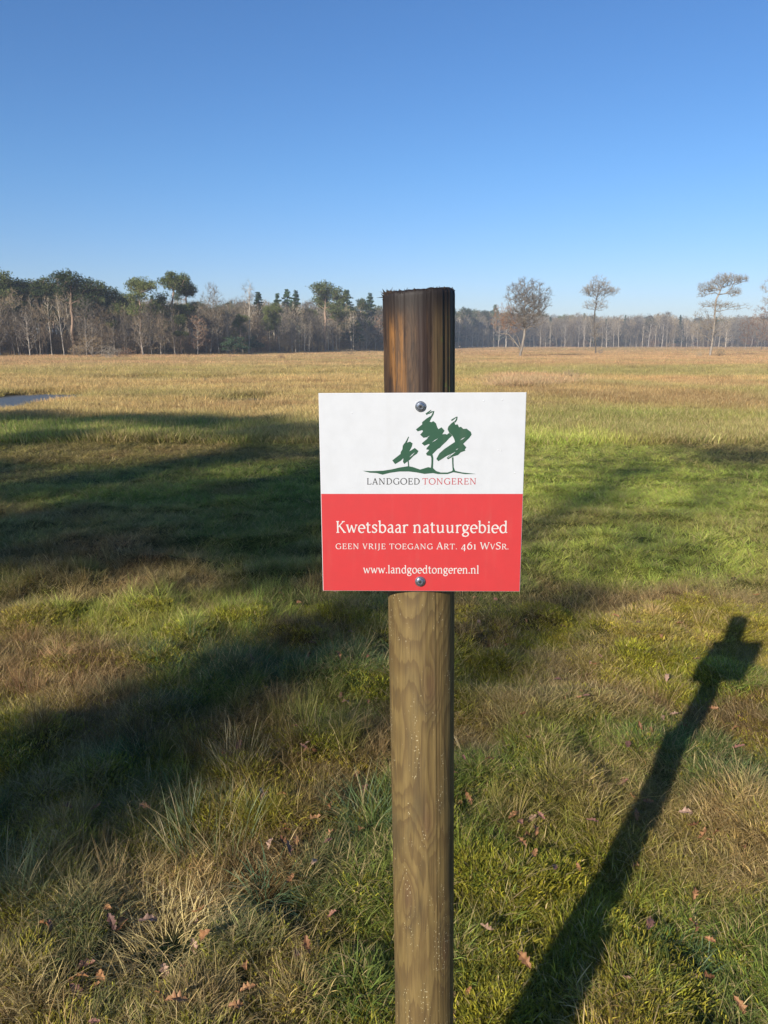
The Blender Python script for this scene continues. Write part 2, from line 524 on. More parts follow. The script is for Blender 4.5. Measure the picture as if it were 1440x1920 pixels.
turf = source_coll('turf_shapes', [tuft('turf_%02d' % i, 40, 0.018, 0.060, 0.0026, 0.06, 0.55, 0.8, 100 + i, 0.16) for i in range(5)]
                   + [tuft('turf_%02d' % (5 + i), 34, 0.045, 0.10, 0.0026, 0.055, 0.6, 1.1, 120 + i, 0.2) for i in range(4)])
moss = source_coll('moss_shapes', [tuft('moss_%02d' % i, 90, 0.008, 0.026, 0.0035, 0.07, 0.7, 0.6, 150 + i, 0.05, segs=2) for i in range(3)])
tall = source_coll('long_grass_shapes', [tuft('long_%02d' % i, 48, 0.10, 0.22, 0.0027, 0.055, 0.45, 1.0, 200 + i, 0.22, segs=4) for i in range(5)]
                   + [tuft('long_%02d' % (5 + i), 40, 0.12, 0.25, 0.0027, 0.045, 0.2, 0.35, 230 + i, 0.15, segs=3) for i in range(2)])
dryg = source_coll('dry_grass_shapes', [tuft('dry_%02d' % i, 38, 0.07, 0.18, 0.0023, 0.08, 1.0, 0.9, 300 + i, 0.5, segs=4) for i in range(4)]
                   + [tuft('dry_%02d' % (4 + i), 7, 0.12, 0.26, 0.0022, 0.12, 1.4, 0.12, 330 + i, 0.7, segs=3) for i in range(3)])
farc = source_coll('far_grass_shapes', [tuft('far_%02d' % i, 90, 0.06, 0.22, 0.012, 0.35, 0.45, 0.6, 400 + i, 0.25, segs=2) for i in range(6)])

def lay(name, coll, P, nvar, g, smin, smax, label, cat, zoff=0.0, colmul=1.0, colfix=None, tiltmax=0.1, var=0.14, zcap=None):
    x, y = P[:, 0], P[:, 1]
    z = height(x, y) + zoff
    n = len(P)
    rot = np.stack([g.normal(0, tiltmax, n), g.normal(0, tiltmax, n), g.uniform(0, 2 * np.pi, n)], 1)
    s = g.uniform(smin, smax, n) if np.isscalar(smin) else smin * g.uniform(0.8, 1.25, n)
    scl = np.stack([s, s, np.minimum(s, 1.6 if zcap is None else zcap) * g.uniform(0.8, 1.2, n)], 1)
    c = sward(x, y) if colfix is None else colfix(x, y)
    c = c * colmul * np.exp(g.normal(0, var + 0.14 * (y < 6)[:, None], (n, 1))) * np.exp(g.normal(0, 0.05, (n, 3)))
    o = scatter(name, coll, np.stack([x, y, z], 1), rot, scl, g.integers(0, nvar, n), c)
    return tag(o, label, cat, kind='stuff')

g = np.random.default_rng(42)
POST = (0.083, 1.188)
CLEAR = [(-0.655, 1.96, 0.19), (-0.38, 2.10, 0.13), (0.88, 1.90, 0.09), (-0.32, 2.78, 0.08)]   # the standout tussocks keep their own ground
def off_post(P, r=0.05):
    for (a, b, q) in CLEAR:
        P = P[np.hypot(P[:, 0] - a, P[:, 1] - b) > q]
    return P[np.hypot(P[:, 0] - POST[0], P[:, 1] - POST[1]) > r]

# how much long grass stands at a place
def longness(x, y):
    a = fbm(x * 0.9, y * 0.9, 61)
    lx = sstep(0.1, -0.5, x - 0.05 * y) * sstep(1.3, 2.0, y) * (1 - sstep(5.5, 9, y))
    base = 0.008 + 0.08 * sstep(0.60, 0.75, a)
    band = np.exp(-((y - 8.5) / 3.0) ** 2) * 0.25 * (x < 0.8)
    m = base + 0.42 * lx * sstep(0.35, 0.5, a) + band
    return np.clip(m, 0, 1)

P = np.concatenate([wedge_points(17000, 0.9, 4.2, g), wedge_points(15000, 4.2, 9.5, g), wedge_points(20000, 9.5, 24, g, pad=1.5)])
P = off_post(P)
def not_wet(P, g, keep=0.1):
    m = np.ones(len(P), bool)
    for dy in (0.0, 0.7, 1.4, 2.1, 2.8):
        m &= (pool_depth(P[:, 0], P[:, 1] + dy * sstep(10, 20, P[:, 1])) < 0.35) | (g.random(len(P)) < np.where(P[:, 1] > 32, 0.8, keep ** 0.5))
    return m
def mossy(P):
    return sstep(0.44, 0.54, fbm(P[:, 0] * 1.7, P[:, 1] * 1.7, 71)) * (P[:, 1] < 5)
P = P[not_wet(P, g, 0.05)]
P = P[g.random(len(P)) > 0.62 * mossy(P)]
sz = 1.0 + 0.10 * np.clip(P[:, 1] - 3, 0, 20)
lay('short_grass', turf, P, 9, g, np.minimum(sz, 2.0), None, zcap=1.0, label= 'short green and olive grass turf covering the meadow', cat='grass')
P = off_post(wedge_points(30000, 0.9, 5.0, g))
P = P[g.random(len(P)) < 0.15 + mossy(P)]
lay('moss', moss, P, 3, g, 0.8, 1.4, 'yellow green moss between the grass tufts near the post', 'moss', zoff=0.004,
    colfix=lambda x, y: lerp(sward(x, y), G_MOSS * np.array((1.15, 1.1, 0.9)), np.full(x.shape, 0.75)))
P = np.concatenate([wedge_points(9000, 1.0, 6.0, g), wedge_points(12000, 6.0, 20, g, pad=1.5)])
P = P[g.random(len(P)) < longness(P[:, 0], P[:, 1])]
P = off_post(P, 0.09)
P = P[not_wet(P, g, 0.02)]
lay('long_grass', tall, P, 7, g, 0.42, 0.85, 'longer dark green grass blades standing in tufts on the left', 'grass', colmul=0.85)
P = off_post(np.concatenate([wedge_points(7000, 0.9, 5.5, g), wedge_points(4000, 5.5, 16, g)]), 0.09)
dm = 0.25 + 0.9 * sstep(0.5, 0.68, fbm(P[:, 0] * 1.3, P[:, 1] * 1.3, 27))
for (cx, cy, rx, ry, cc, s) in PATCH:
    if cc[0] > 0.25: dm = dm + 1.0 * (np.hypot((P[:, 0] - cx) / rx, (P[:, 1] - cy) / ry) < 1)
P = P[g.random(len(P)) < dm]
lay('dry_grass', dryg, P, 7, g, 0.4, 0.85, 'flattened straw coloured dead grass lying between green tufts', 'grass', zoff=0.01,
    colfix=lambda x, y: lerp(sward(x, y), G_STRAW * 0.85, np.full(x.shape, 0.6)))
# beyond: broader clumps
yy = np.exp(g.uniform(math.log(14), math.log(400), 60000))
xx = g.uniform(-0.56, 0.56, len(yy)) * yy + g.uniform(-1.5, 1.5, len(yy))
P = np.stack([xx, yy], 1)
P = P[not_wet(P, g, 0.04)]
s = 0.7 + P[:, 1] * 0.014
lay('meadow_grass', farc, P, 6, g, s, None, 'ochre and pale brown winter grass clumps over the far meadow', 'grass', var=0.2, tiltmax=0.04)

# ------------------------------------------------------------------ fallen oak leaves: single things
def leaf_mesh(seed):
    g2 = np.random.default_rng(seed)
    L = 0.075; n = 9
    left = []; right = []
    for i in range(n):
        f = i / (n - 1)
        w = 0.021 * math.sin(math.pi * min(1, 0.08 + f * 0.95)) ** 0.7 * (1.0 if i % 2 else 0.5) * (0.75 + 0.5 * f)
        z = 0.014 * math.sin(f * 3 + seed) + g2.normal(0, 0.002)
        curl = g2.uniform(0.25, 0.9)
        left.append((-w, f * L, z + w * curl)); right.append((w, f * L, z + w * g2.uniform(0.2, 0.9)))
    mid = [(0, i / (n - 1) * L, 0.014 * math.sin(i / (n - 1) * 3 + seed)) for i in range(n)]
    V = left + mid + right + [(0.001, -0.014, 0.002), (-0.001, -0.014, 0.002)]
    F = []
    for i in range(n - 1):
        F.append((i, n + i, n + i + 1, i + 1)); F.append((n + i, 2 * n + i, 2 * n + i + 1, n + i + 1))
    F.append((3 * n, n, 3 * n + 1))
    return V, F
def leaf_material(name, a, b):
    m, t = newmat(name)
    P = t.coord('Object'); n = t.noise(P, 60, 4, 0.6)
    rnd = t.node('ShaderNodeObjectInfo').outputs['Random']
    col = t.mix(t.smooth(t.m('ADD', n, t.m('MULTIPLY', rnd, 0.5)), 0.35, 1.0), c4(*a), c4(*b))
    t.pbr(col, 0.6, t.bump(n, 0.4, 0.001), spec=0.3)
    return m
LM = [leaf_material('russet_leaf', (0.14, 0.06, 0.026), (0.33, 0.165, 0.07)), leaf_material('faded_leaf', (0.17, 0.10, 0.07), (0.38, 0.24, 0.16)),
      leaf_material('dark_leaf', (0.10, 0.05, 0.04), (0.25, 0.12, 0.08))]
leaf_meshes = []
for i in range(9):
    V, F = leaf_mesh(i)
    leaf_meshes.append(new_mesh('oak_leaf', V, F, [LM[i % 3]], smooth=False))
marks = [(1380, 1365), (1020, 1555), (1198, 1505), (990, 1550), (1340, 1575), (580, 1420), (570, 1755), (605, 1600), (445, 1420), (160, 1900),
         (95, 1785), (215, 1790), (1075, 1345), (1180, 1415), (1240, 1350), (1120, 1255), (545, 1590), (560, 1620), (240, 1730), (390, 1740),
         (1005, 1620), (885, 1890), (920, 1780), (1290, 1745), (1380, 1885), (1085, 1640), (1170, 1880), (640, 1270), (690, 1330), (860, 1280),
         (1310, 1240), (1385, 1165), (1390, 1360), (1060, 1180), (870, 1510), (1120, 1570), (20, 1760), (130, 1880), (540, 1370), (590, 1430)]
gl = np.random.default_rng(5)
spots = [ground_at(a + gl.uniform(-6, 6), b + gl.uniform(-4, 4)) for a, b in marks]
for a, b in marks[:24]:
    for _ in range(2):
        q = ground_at(a, b); spots.append((q[0] + gl.normal(0, 0.07), q[1] + gl.normal(0, 0.09)))
for _ in range(110):
    yv = gl.uniform(1.6, 5.5); xv = gl.uniform(-0.25 if yv > 3.0 else -0.5, 0.55) * yv
    spots.append((xv, yv))
TONE = ['russet', 'faded', 'dark']
for k, (x, y) in enumerate(spots):
    i = int(gl.integers(0, 9))
    if gl.random() < 0.45: i = 3 * (i // 3)
    o = obj('oak_leaf', leaf_meshes[i])
    o.location = (x, y, float(height(np.array([x]), np.array([y]))[0]) + gl.uniform(0.03, 0.07))
    o.rotation_euler = (gl.normal(0, 0.45), gl.normal(0, 0.45), gl.uniform(0, 6.28))
    sc = gl.uniform(0.36, 0.78); o.scale = (sc, sc, sc)
    sh = x - 0.625 * y
    where = 'left of the post' if x < POST[0] - 0.04 * y else ('right of the long post shadow' if sh > -0.56 else 'between the post and its long shadow')
    deep = 'close to the camera' if y < 2.1 else ('a little way off' if y < 3.2 else 'further out')
    tag(o, 'fallen ' + TONE[i % 3] + ' oak leaf ' + where + ', ' + deep, 'leaf', TONE[i % 3] + ' oak leaves ' + where + ', ' + deep)

# ------------------------------------------------------------------ tussocks that stand out
def tussock(name, px, py, parts, label, cat='grass tuft'):
    x, y = ground_at(px, py)
    z = float(height(np.array([x]), np.array([y]))[0])
    e = empty(name, (x, y, z)); tag(e, label, cat)
    for (pn, args, colr, dr, sc) in parts:
        n, l0, l1, w, sp, lean, curl, seed = args
        o = tuft(pn, n, l0, l1, w, sp, lean, curl, seed, dr, segs=4, mat=flat_blade(colr))
        COL.objects.link(o); o.parent = e; o.scale = (sc, sc, sc)
    return e
_fb = {}
def flat_blade(colr):
    key = tuple(colr)
    if key in _fb: return _fb[key]
    m, t = newmat('tussock_blade')
    tone = t.node('ShaderNodeAttribute', attribute_type='GEOMETRY', attribute_name='tone').outputs['Fac']
    dry = t.node('ShaderNodeAttribute', attribute_type='GEOMETRY', attribute_name='dry').outputs['Fac']
    col = t.mix(t.m('MULTIPLY', dry, 0.8), c4(*colr), c4(0.42, 0.31, 0.15))
    k = t.m('MULTIPLY_ADD', tone, 1.0, 0.5)
    cc = t.node('ShaderNodeCombineColor')
    for i in range(3): t.l.new(k, cc.inputs[i])
    col = t.mix(1.0, col, cc.outputs[0], 'MULTIPLY')
    p = t.node('ShaderNodeBsdfPrincipled'); t.l.new(col, p.inputs['Base Color']); p.inputs['Roughness'].default_value = 0.5
    tr = t.node('ShaderNodeBsdfTranslucent'); t.l.new(col, tr.inputs[0])
    mx = t.node('ShaderNodeMixShader'); mx.inputs[0].default_value = 0.3
    t.l.new(p.outputs[0], mx.inputs[1]); t.l.new(tr.outputs[0], mx.inputs[2]); t.l.new(mx.outputs[0], t.out.inputs[0])
    _fb[key] = m
    return m
tussock('straw_tussock', 320, 1775, [('blades', (1100, 0.05, 0.14, 0.0030, 0.20, 0.7, 1.0, 901), (0.62, 0.49, 0.20), 0.25, 1.0),
        ('blades', (160, 0.06, 0.15, 0.003, 0.22, 0.8, 1.0, 902), (0.40, 0.27, 0.13), 0.6, 1.0)], 'bright straw yellow tussock of dead grass at the lower left')
tussock('green_tussock', 500, 1690, [('blades', (220, 0.08, 0.20, 0.0042, 0.06, 0.8, 1.0, 903), (0.10, 0.17, 0.075), 0.05, 1.0)],
        'blue green spreading grass tuft between the straw tussock and the post')
tussock('rush_clump', 395, 1580, [('blades', (170, 0.12, 0.27, 0.0034, 0.15, 0.3, 0.35, 904), (0.12, 0.15, 0.06), 0.35, 1.0)],
        'stiff olive rush clump at the sunlit edge of the long shadow')
tussock('pale_tussock', 350, 1545, [('blades', (26, 0.13, 0.21, 0.0030, 0.03, 0.15, 0.25, 905), (0.17, 0.22, 0.11), 0.2, 1.0)],
        'small pale green tuft of upright blades beside the rush clump')
tussock('dark_green_tuft', 1288, 1800, [('blades', (260, 0.04, 0.09, 0.003, 0.08, 0.5, 0.8, 906), (0.075, 0.14, 0.05), 0.03, 1.0)],
        'small dense dark green grass tuft at the lower right')
tussock('green_tussock', 690, 1560, [('blades', (150, 0.10, 0.24, 0.0034, 0.10, 0.5, 0.9, 907), (0.11, 0.17, 0.06), 0.1, 1.0)],
        'leaning green grass tuft beside the left side of the post')
tussock('straw_tussock', 885, 1430, [('blades', (90, 0.08, 0.18, 0.0028, 0.08, 0.6, 0.9, 908), (0.40, 0.29, 0.13), 0.4, 1.0)],
        'tan dry grass tuft close to the right side of the post')
tussock('straw_tussock', 890, 1700, [('blades', (80, 0.08, 0.18, 0.0028, 0.10, 0.9, 0.9, 909), (0.38, 0.26, 0.12), 0.5, 1.0)],
        'flopped brown grass tuft right of the post near the bottom edge')
tussock('long_grass_tuft', 20, 1700, [('blades', (90, 0.12, 0.25, 0.0030, 0.08, 0.3, 0.5, 910), (0.13, 0.17, 0.07), 0.2, 1.0)],
        'long upright grass tuft at the left edge of the picture')
tussock('straw_tussock', 810 - 240, 1480, [('blades', (200, 0.04, 0.11, 0.003, 0.09, 0.9, 1.0, 911), (0.56, 0.40, 0.08), 0.5, 1.0)],
        'small golden dry tuft below the end of the long shadow')
tussock('rush_clump', 450, 1440, [('blades', (120, 0.10, 0.2, 0.003, 0.10, 0.3, 0.4, 912), (0.24, 0.2, 0.08), 0.5, 1.0)],
        'tan tipped rush clump lit against the dark trunk shadow')

# ------------------------------------------------------------------ sign post
def wood_mat(name, end=False):
    m, t = newmat(name)
    P = t.coord('Object')
    sep = t.node('ShaderNodeSeparateXYZ'); t.l.new(P, sep.inputs[0])
    X0, Y, Z = sep.outputs
    X = t.m('ADD', X0, t.m('MULTIPLY', Z, 0.0172))
    th = t.m('ARCTAN2', X, t.m('MULTIPLY', Y, -1.0))          # 0 faces the path, + to the right
    n_lo = t.noise(t.mapping(P, (1, 1, 0.22)), 16.0, 2, 0.5)
    n_z = t.noise(t.mapping(P, (0.2, 0.2, 1.0), (3, 1, 0)), 3.2, 2, 0.5)
    # pith wanders through the pole, so its rings come out as long loops
    cx = t.m('MULTIPLY_ADD', n_z, 0.030, -0.010)
    cy = t.m('MULTIPLY_ADD', t.noise(t.mapping(P, (0.1, 0.1, 1.0), (7, 2, 5)), 2.3, 1, 0.5), 0.04, -0.02)
    dx = t.m('SUBTRACT', X, cx); dy = t.m('SUBTRACT', Y, cy)
    d = t.m('SQRT', t.m('ADD', t.m('MULTIPLY', dx, dx), t.m('MULTIPLY', dy, dy)))
    d = t.m('ADD', d, t.m('MULTIPLY', n_lo, 0.010)); d = t.m('ADD', d, t.m('MULTIPLY', Z, 0.012))
    knots = [(-0.55, 0.84, 0.0075), (0.22, 1.22, 0.010), (0.1, 0.98, 0.007), (-0.35, 1.75, 0.008), (0.75, 0.72, 0.007)]
    kn = 0.0
    for (a, z, amp) in knots:
        ka = t.m('MULTIPLY', t.m('SUBTRACT', th, a), 0.0525 / 0.014); kz = t.m('MULTIPLY', t.m('SUBTRACT', Z, z), 1 / 0.05)
        q = t.m('ADD', t.m('MULTIPLY', ka, ka), t.m('MULTIPLY', kz, kz))
        e = t.m('MULTIPLY', t.m('POWER', 2.718, t.m('MULTIPLY', q, -1.0)), amp)
        d = t.m('ADD', d, e)
        kn = t.m('ADD', kn, t.m('POWER', 2.718, t.m('MULTIPLY', q, -2.5)))
    bl = t.noise(t.mapping(P, (1, 1, 0.3)), 22.0, 4, 0.6)
    ring = t.m('FRACT', t.m('MULTIPLY', d, 430.0))
    late = t.m('MULTIPLY', t.smooth(ring, 0.25, 0.86), t.smooth(ring, 0.90, 1.0, 1.0, 0.0))
    fib = t.noise(t.mapping(P, (1, 1, 0.03)), 420.0, 3, 0.65)
    fib2 = t.noise(t.mapping(P, (1, 1, 0.06)), 120.0, 3, 0.6)
    tan = t.mix(fib2, c4(0.090, 0.060, 0.021), c4(0.235, 0.160, 0.058))
    col = t.mix(t.m('MULTIPLY', late, t.m('MULTIPLY_ADD', bl, 1.0, 0.05)), tan, c4(0.075, 0.043, 0.018))
    col = t.mix(t.smooth(bl, 0.46, 0.70, 0, 0.75), col, c4(0.085, 0.062, 0.028))
    col = t.mix(t.smooth(bl, 0.42, 0.2, 0, 0.5), col, c4(0.20, 0.155, 0.055))
    col = t.mix(t.m('MULTIPLY', t.smooth(fib, 0.50, 0.66), 0.45), col, c4(0.06, 0.04, 0.02))
    col = t.mix(t.m('MULTIPLY', kn, 0.6, clamp=True), col, c4(0.11, 0.06, 0.03))
    # weathered wet top
    st = t.noise(t.mapping(P, (1, 1, 0.14), (0, 0, 4)), 70.0, 6, 0.72)
    topz = t.smooth(Z, 1.42, 1.60)
    dark = t.mix(t.smooth(st, 0.38, 0.60), c4(0.024, 0.014, 0.010), c4(0.092, 0.050, 0.024))
    dark = t.mix(t.m('MULTIPLY', late, 0.4), dark, c4(0.03, 0.016, 0.01))
    lf = t.m('MULTIPLY', t.smooth(th, -1.1, -0.85), t.smooth(th, -0.55, -0.3, 1.0, 0.0))
    lf = t.m('MULTIPLY', lf, t.smooth(Z, 1.81, 1.77)); lf = t.m('MULTIPLY', lf, t.smooth(bl, 0.3, 0.5))
    lf = t.m('MULTIPLY', lf, t.m('MULTIPLY', t.smooth(t.noise(t.mapping(P, (1, 1, 0.16), (0, 0, 9)), 75.0, 5, 0.7), 0.40, 0.60), 0.9))
    dark = t.mix(lf, dark, c4(0.22, 0.10, 0.026))
    s2 = t.m('ADD', th, t.m('MULTIPLY_ADD', n_z, 0.5, -0.25))
    bar = t.m('MULTIPLY', t.smooth(s2, -0.14, -0.02), t.smooth(s2, 0.14, 0.24, 1.0, 0.0))
    dark = t.mix(t.m('MULTIPLY', bar, 0.85), dark, c4(0.028, 0.016, 0.014))
    ol = t.m('MULTIPLY', t.smooth(th, 0.25, 0.45), 0.7)
    dark = t.mix(ol, dark, t.mix(fib2, c4(0.06, 0.038, 0.018), c4(0.16, 0.11, 0.05)))
    gr = t.m('MULTIPLY', t.smooth(t.noise(P, 60, 4, 0.7), 0.56, 0.68), t.m('MULTIPLY', t.smooth(th, 0.4, 0.9), 0.7))
    dark = t.mix(gr, dark, c4(0.09, 0.13, 0.03))
    dark = t.mix(t.m('MULTIPLY', t.smooth(fib, 0.45, 0.6), 0.4), dark, c4(0.022, 0.014, 0.01))
    cap = t.smooth(t.m('ADD', Z, t.m('MULTIPLY', st, 0.03)), 1.778, 1.836)
    dark = t.mix(cap, dark, c4(0.018, 0.013, 0.011))
    col = t.mix(topz, col, dark)
    # resin and frost specks below
    vo = t.node('ShaderNodeTexVoronoi'); t.l.new(t.mapping(P, (1, 1, 0.55)), vo.inputs['Vector']); vo.inputs['Scale'].default_value = 330
    sp = t.m('MULTIPLY', t.smooth(vo.outputs['Distance'], 0.26, 0.12), t.smooth(t.noise(t.mapping(P, (1, 1, 0.25)), 38, 4, 0.75), 0.52, 0.62))
    sp = t.m('MULTIPLY', sp, t.smooth(Z, 1.6, 1.4))
    col = t.mix(t.m('MULTIPLY', sp, 0.75), col, c4(0.72, 0.62, 0.38))
    h = t.m('ADD', t.m('MULTIPLY', fib, 0.5), t.m('MULTIPLY', late, -0.25)); h = t.m('ADD', h, t.m('MULTIPLY', sp, 0.4))
    h = t.m('ADD', h, t.m('MULTIPLY', st, t.m('MULTIPLY', topz, 1.5)))
    t.pbr(col, 0.62, t.bump(h, 0.45, 0.0008), spec=0.35)
    return m
M_WOOD = wood_mat('treated_pole_wood')
def dark_fibre():
    m, t = newmat('rotten_fibre'); n = t.noise(t.coord(), 300, 2, 0.6)
    t.pbr(t.mix(n, c4(0.012, 0.009, 0.008), c4(0.06, 0.04, 0.028)), 0.85, spec=0.15); return m
M_FIBRE = dark_fibre()

PR = 0.0528
POST_TOP = CAM_H + 0.0765
sp_root = empty('sign_post', (POST[0], POST[1], 0.0))
tag(sp_root, 'round wooden post carrying a square white and red nature reserve sign', 'sign post')

def post_mesh():
    na, nz = 300, 560
    th = np.linspace(0, 2 * np.pi, na, endpoint=False)
    z = np.linspace(-0.35, POST_TOP, nz)
    TH, Z = np.meshgrid(th, z)
    a = np.arctan2(np.sin(TH), -np.cos(TH))              # 0 to the front (-Y)
    rad = PR * (1 + 0.010 * np.sin(2 * TH + Z * 2) + 0.008 * np.sin(3 * TH - Z * 3.1)) * (1.012 - 0.022 * (Z / 1.8 - 0.5) * 0)
    rad = rad + 0.0011 * (fbm(TH * 6, Z * 5, 81) - 0.5) + 0.0010 * (fbm(np.cos(TH) * 14 + 40, np.sin(TH) * 14 + Z * 0.8, 83) - 0.5) * 1.6
    # weathered furrows on the top part
    topf = sstep(1.50, 1.62, Z)
    rad = rad - topf * 0.0012 * sstep(0.55, 0.72, fbm(np.cos(TH) * 9 + 9, np.sin(TH) * 9 + Z * 0.7, 84))
    rad = rad - topf * 0.003 * np.exp(-((a - 0.12 - 0.25 * (Z - 1.75)) / 0.035) ** 2)
    # drying crack down the front
    ca = 0.06 + 0.10 * (1.35 - Z) + 0.012 * np.sin(Z * 40)
    cr = np.exp(-((a - ca) / 0.017) ** 2) * sstep(0.98, 1.06, Z)
    rad = rad - 0.0065 * cr
    # worn bevel and uneven rim
    rim = fbm(np.cos(TH) * 5 + 3, np.sin(TH) * 5 + 3, 85) - 0.5
    Zt = Z.copy()
    bev = np.clip((Z - (POST_TOP - 0.006)) / 0.006, 0, 1)
    rad = rad - 0.0035 * bev ** 2
    Zt = Zt + sstep(POST_TOP - 0.05, POST_TOP, Z) * 0.004 * rim + 0.0035 * sstep(POST_TOP - 0.05, POST_TOP, Z) * np.sin(TH)
    # slight lean to the left going up
    lean = -0.0172 * Z
    Xv = rad * np.sin(TH) + 0; Yv = -rad * np.cos(TH) * -1
    Xv = rad * np.sin(TH); Yv = -rad * np.cos(TH)
    aa = TH
    V = np.stack([Xv + lean, Yv, Zt], -1).reshape(-1, 3)
    i = np.arange(nz - 1)[:, None] * na; j = np.arange(na)[None, :]; j2 = (j + 1) % na
    q = np.stack([i + j, i + j2, i + na + j2, i + na + j], -1).reshape(-1, 4)
    # end grain disc with saw marks
    loops = list(q.ravel()); sizes = [4] * len(q); VV = list(V)
    prev = (nz - 1) * na
    for k, f in enumerate((0.8, 0.5, 0.2)):
        b = len(VV)
        for jj in range(na):
            p = V[prev - (nz - 1) * na + jj + (nz - 1) * na] if False else V[(nz - 1) * na + jj]
            VV.append(np.array((p[0] * f + (1 - f) * (-0.0172 * POST_TOP), p[1] * f, p[2] - 0.001 * (k + 1) + rng.normal(0, 0.0006))))
        for jj in range(na):
            j3 = (jj + 1) % na
            loops += [prev + jj, prev + j3, b + j3, b + jj]; sizes.append(4)
        prev = b
    loops += list(range(prev, prev + na)); sizes.append(na)
    return fast_mesh('post', np.array(VV), loops, sizes, [M_WOOD], smooth=True)
# the crack and stains use the angle from the front: atan2(x, -y)
obj('post', post_mesh(), sp_root)

def fibres():
    g2 = np.random.default_rng(17); V = []; F = []
    tx = -0.0172 * POST_TOP
    for k in range(420):
        a = g2.uniform(-1.75, 1.75)
        if g2.random() < 0.35: a = g2.normal(-1.25, 0.28)
        r_ = PR - 0.0025 + g2.uniform(-0.006, 0.002)
        zz = POST_TOP + 0.0035 * math.sin(a) + g2.uniform(-0.006, 0.0)
        L = abs(g2.normal(0.0014, 0.0012)) + 0.0008; w = g2.uniform(0.0006, 0.0018)
        if a < -0.9 and g2.random() < 0.3: L *= 2.2
        p = Vector((tx + r_ * math.sin(a), -r_ * math.cos(a), zz))
        d = Vector((g2.normal(0, 0.5) + 0.4 * math.sin(a), g2.normal(-0.2, 0.4), 1.0)).normalized()
        s = Vector((math.cos(a), math.sin(a), 0)) * w; n = Vector((math.sin(a), -math.cos(a), 0)) * w
        b = len(V); V += [p - s, p + s, p + n, p + d * L]
        F += [(b, b + 1, b + 3), (b + 1, b + 2, b + 3), (b + 2, b, b + 3), (b, b + 2, b + 1)]
    def sliver(p, q, w):
        p = Vector(p); q = Vector(q); d = (q - p).normalized(); s = d.cross(Vector((0, 1, 0))).normalized() * w; n = Vector((0, -w, 0))
        b = len(V); V.extend([p - s, p + s, p + n, q]); F.extend([(b, b + 1, b + 3), (b + 1, b + 2, b + 3), (b + 2, b, b + 3), (b, b + 2, b + 1)])
    lx = tx - PR; zt = POST_TOP
    sliver((lx + 0.006, -0.012, zt - 0.009), (lx - 0.011, -0.014, zt - 0.0105), 0.0012)
    sliver((lx + 0.004, -0.012, zt - 0.012), (lx - 0.004, -0.014, zt - 0.004), 0.0022)
    sliver((lx + 0.004, -0.008, zt - 0.006), (lx - 0.0015, -0.012, zt + 0.003), 0.0022)
    sliver((lx + 0.006, -0.012, zt - 0.011), (lx - 0.002, -0.014, zt - 0.013), 0.003)
    return new_mesh('frayed_fibre', V, F, [M_FIBRE])
tag(obj('frayed_fibre', fibres(), sp_root), 'dark rotten wood fibres along the rim')

# ------------------------------------------------------------------ the sign
SIGN_W = 0.300
SY = 1.127                                        # distance of the printed face
S_TOP = CAM_H - SY * math.tan(R(PITCH) + math.atan((736.5 - 960) / FPX))
S_BOT = CAM_H - SY * math.tan(R(PITCH) + math.atan((1108.5 - 960) / FPX))
SIGN_X = 0.0558
def art(x, y):
    """artwork units (pixels of the survey photograph) to metres on the plate, origin at its centre"""
    dep = SY * math.cos(R(PITCH)) + (SY * math.tan(R(PITCH) + math.atan((y - 960) / FPX))) * math.sin(R(PITCH))
    X = (x - (791.8 + (y - 736.5) * 0.003)) / FPX * dep
    Zz = CAM_H - SY * math.tan(R(PITCH) + math.atan((y - 960) / FPX)) - (S_TOP + S_BOT) / 2
    return (X, Zz)
def flatmat(name, c, rough=0.38, spec=0.4, nz=0.03):
    m, t = newmat(name)
    n = t.noise(t.coord(), 40, 3, 0.6)
    col = t.mix(t.smooth(n, 0.3, 0.75), c4(*c), c4(*[max(0, k * (1 - nz * 2)) for k in c]))
    n2 = t.noise(t.coord(), 7, 2, 0.5)
    st = t.noise(t.mapping(t.coord(), (1, 1, 0.12)), 55, 4, 0.65)
    col = t.mix(t.smooth(st, 0.52, 0.80, 0.0, 0.07), col, c4(0.30, 0.27, 0.2))
    t.pbr(col, t.m('MULTIPLY_ADD', n, 0.15, rough - 0.07), t.bump(n2, 0.06, 0.01), spec=spec); return m
M_WHITE = flatmat('white_plate', (0.495, 0.505, 0.52))
M_RED = flatmat('red_print', (0.47, 0.038, 0.040))
M_PGREEN = flatmat('dark_green_print', (0.026, 0.076, 0.044))
M_PGREY = flatmat('charcoal_print', (0.05, 0.05, 0.05))
M_PRED = flatmat('rose_red_print', (0.40, 0.07, 0.08))
M_PWHITE = flatmat('white_print', (0.55, 0.52, 0.49))
M_EDGE = flatmat('plate_edge', (0.62, 0.62, 0.62))

sign = empty('sign_panel', (SIGN_X - POST[0], SY - POST[1], (S_TOP + S_BOT) / 2))
sign.parent = sp_root
sign.rotation_euler = (0, R(-0.30), R(-1.6))
SH = (S_TOP - S_BOT) / 2
zr = art(790, 926)[1]

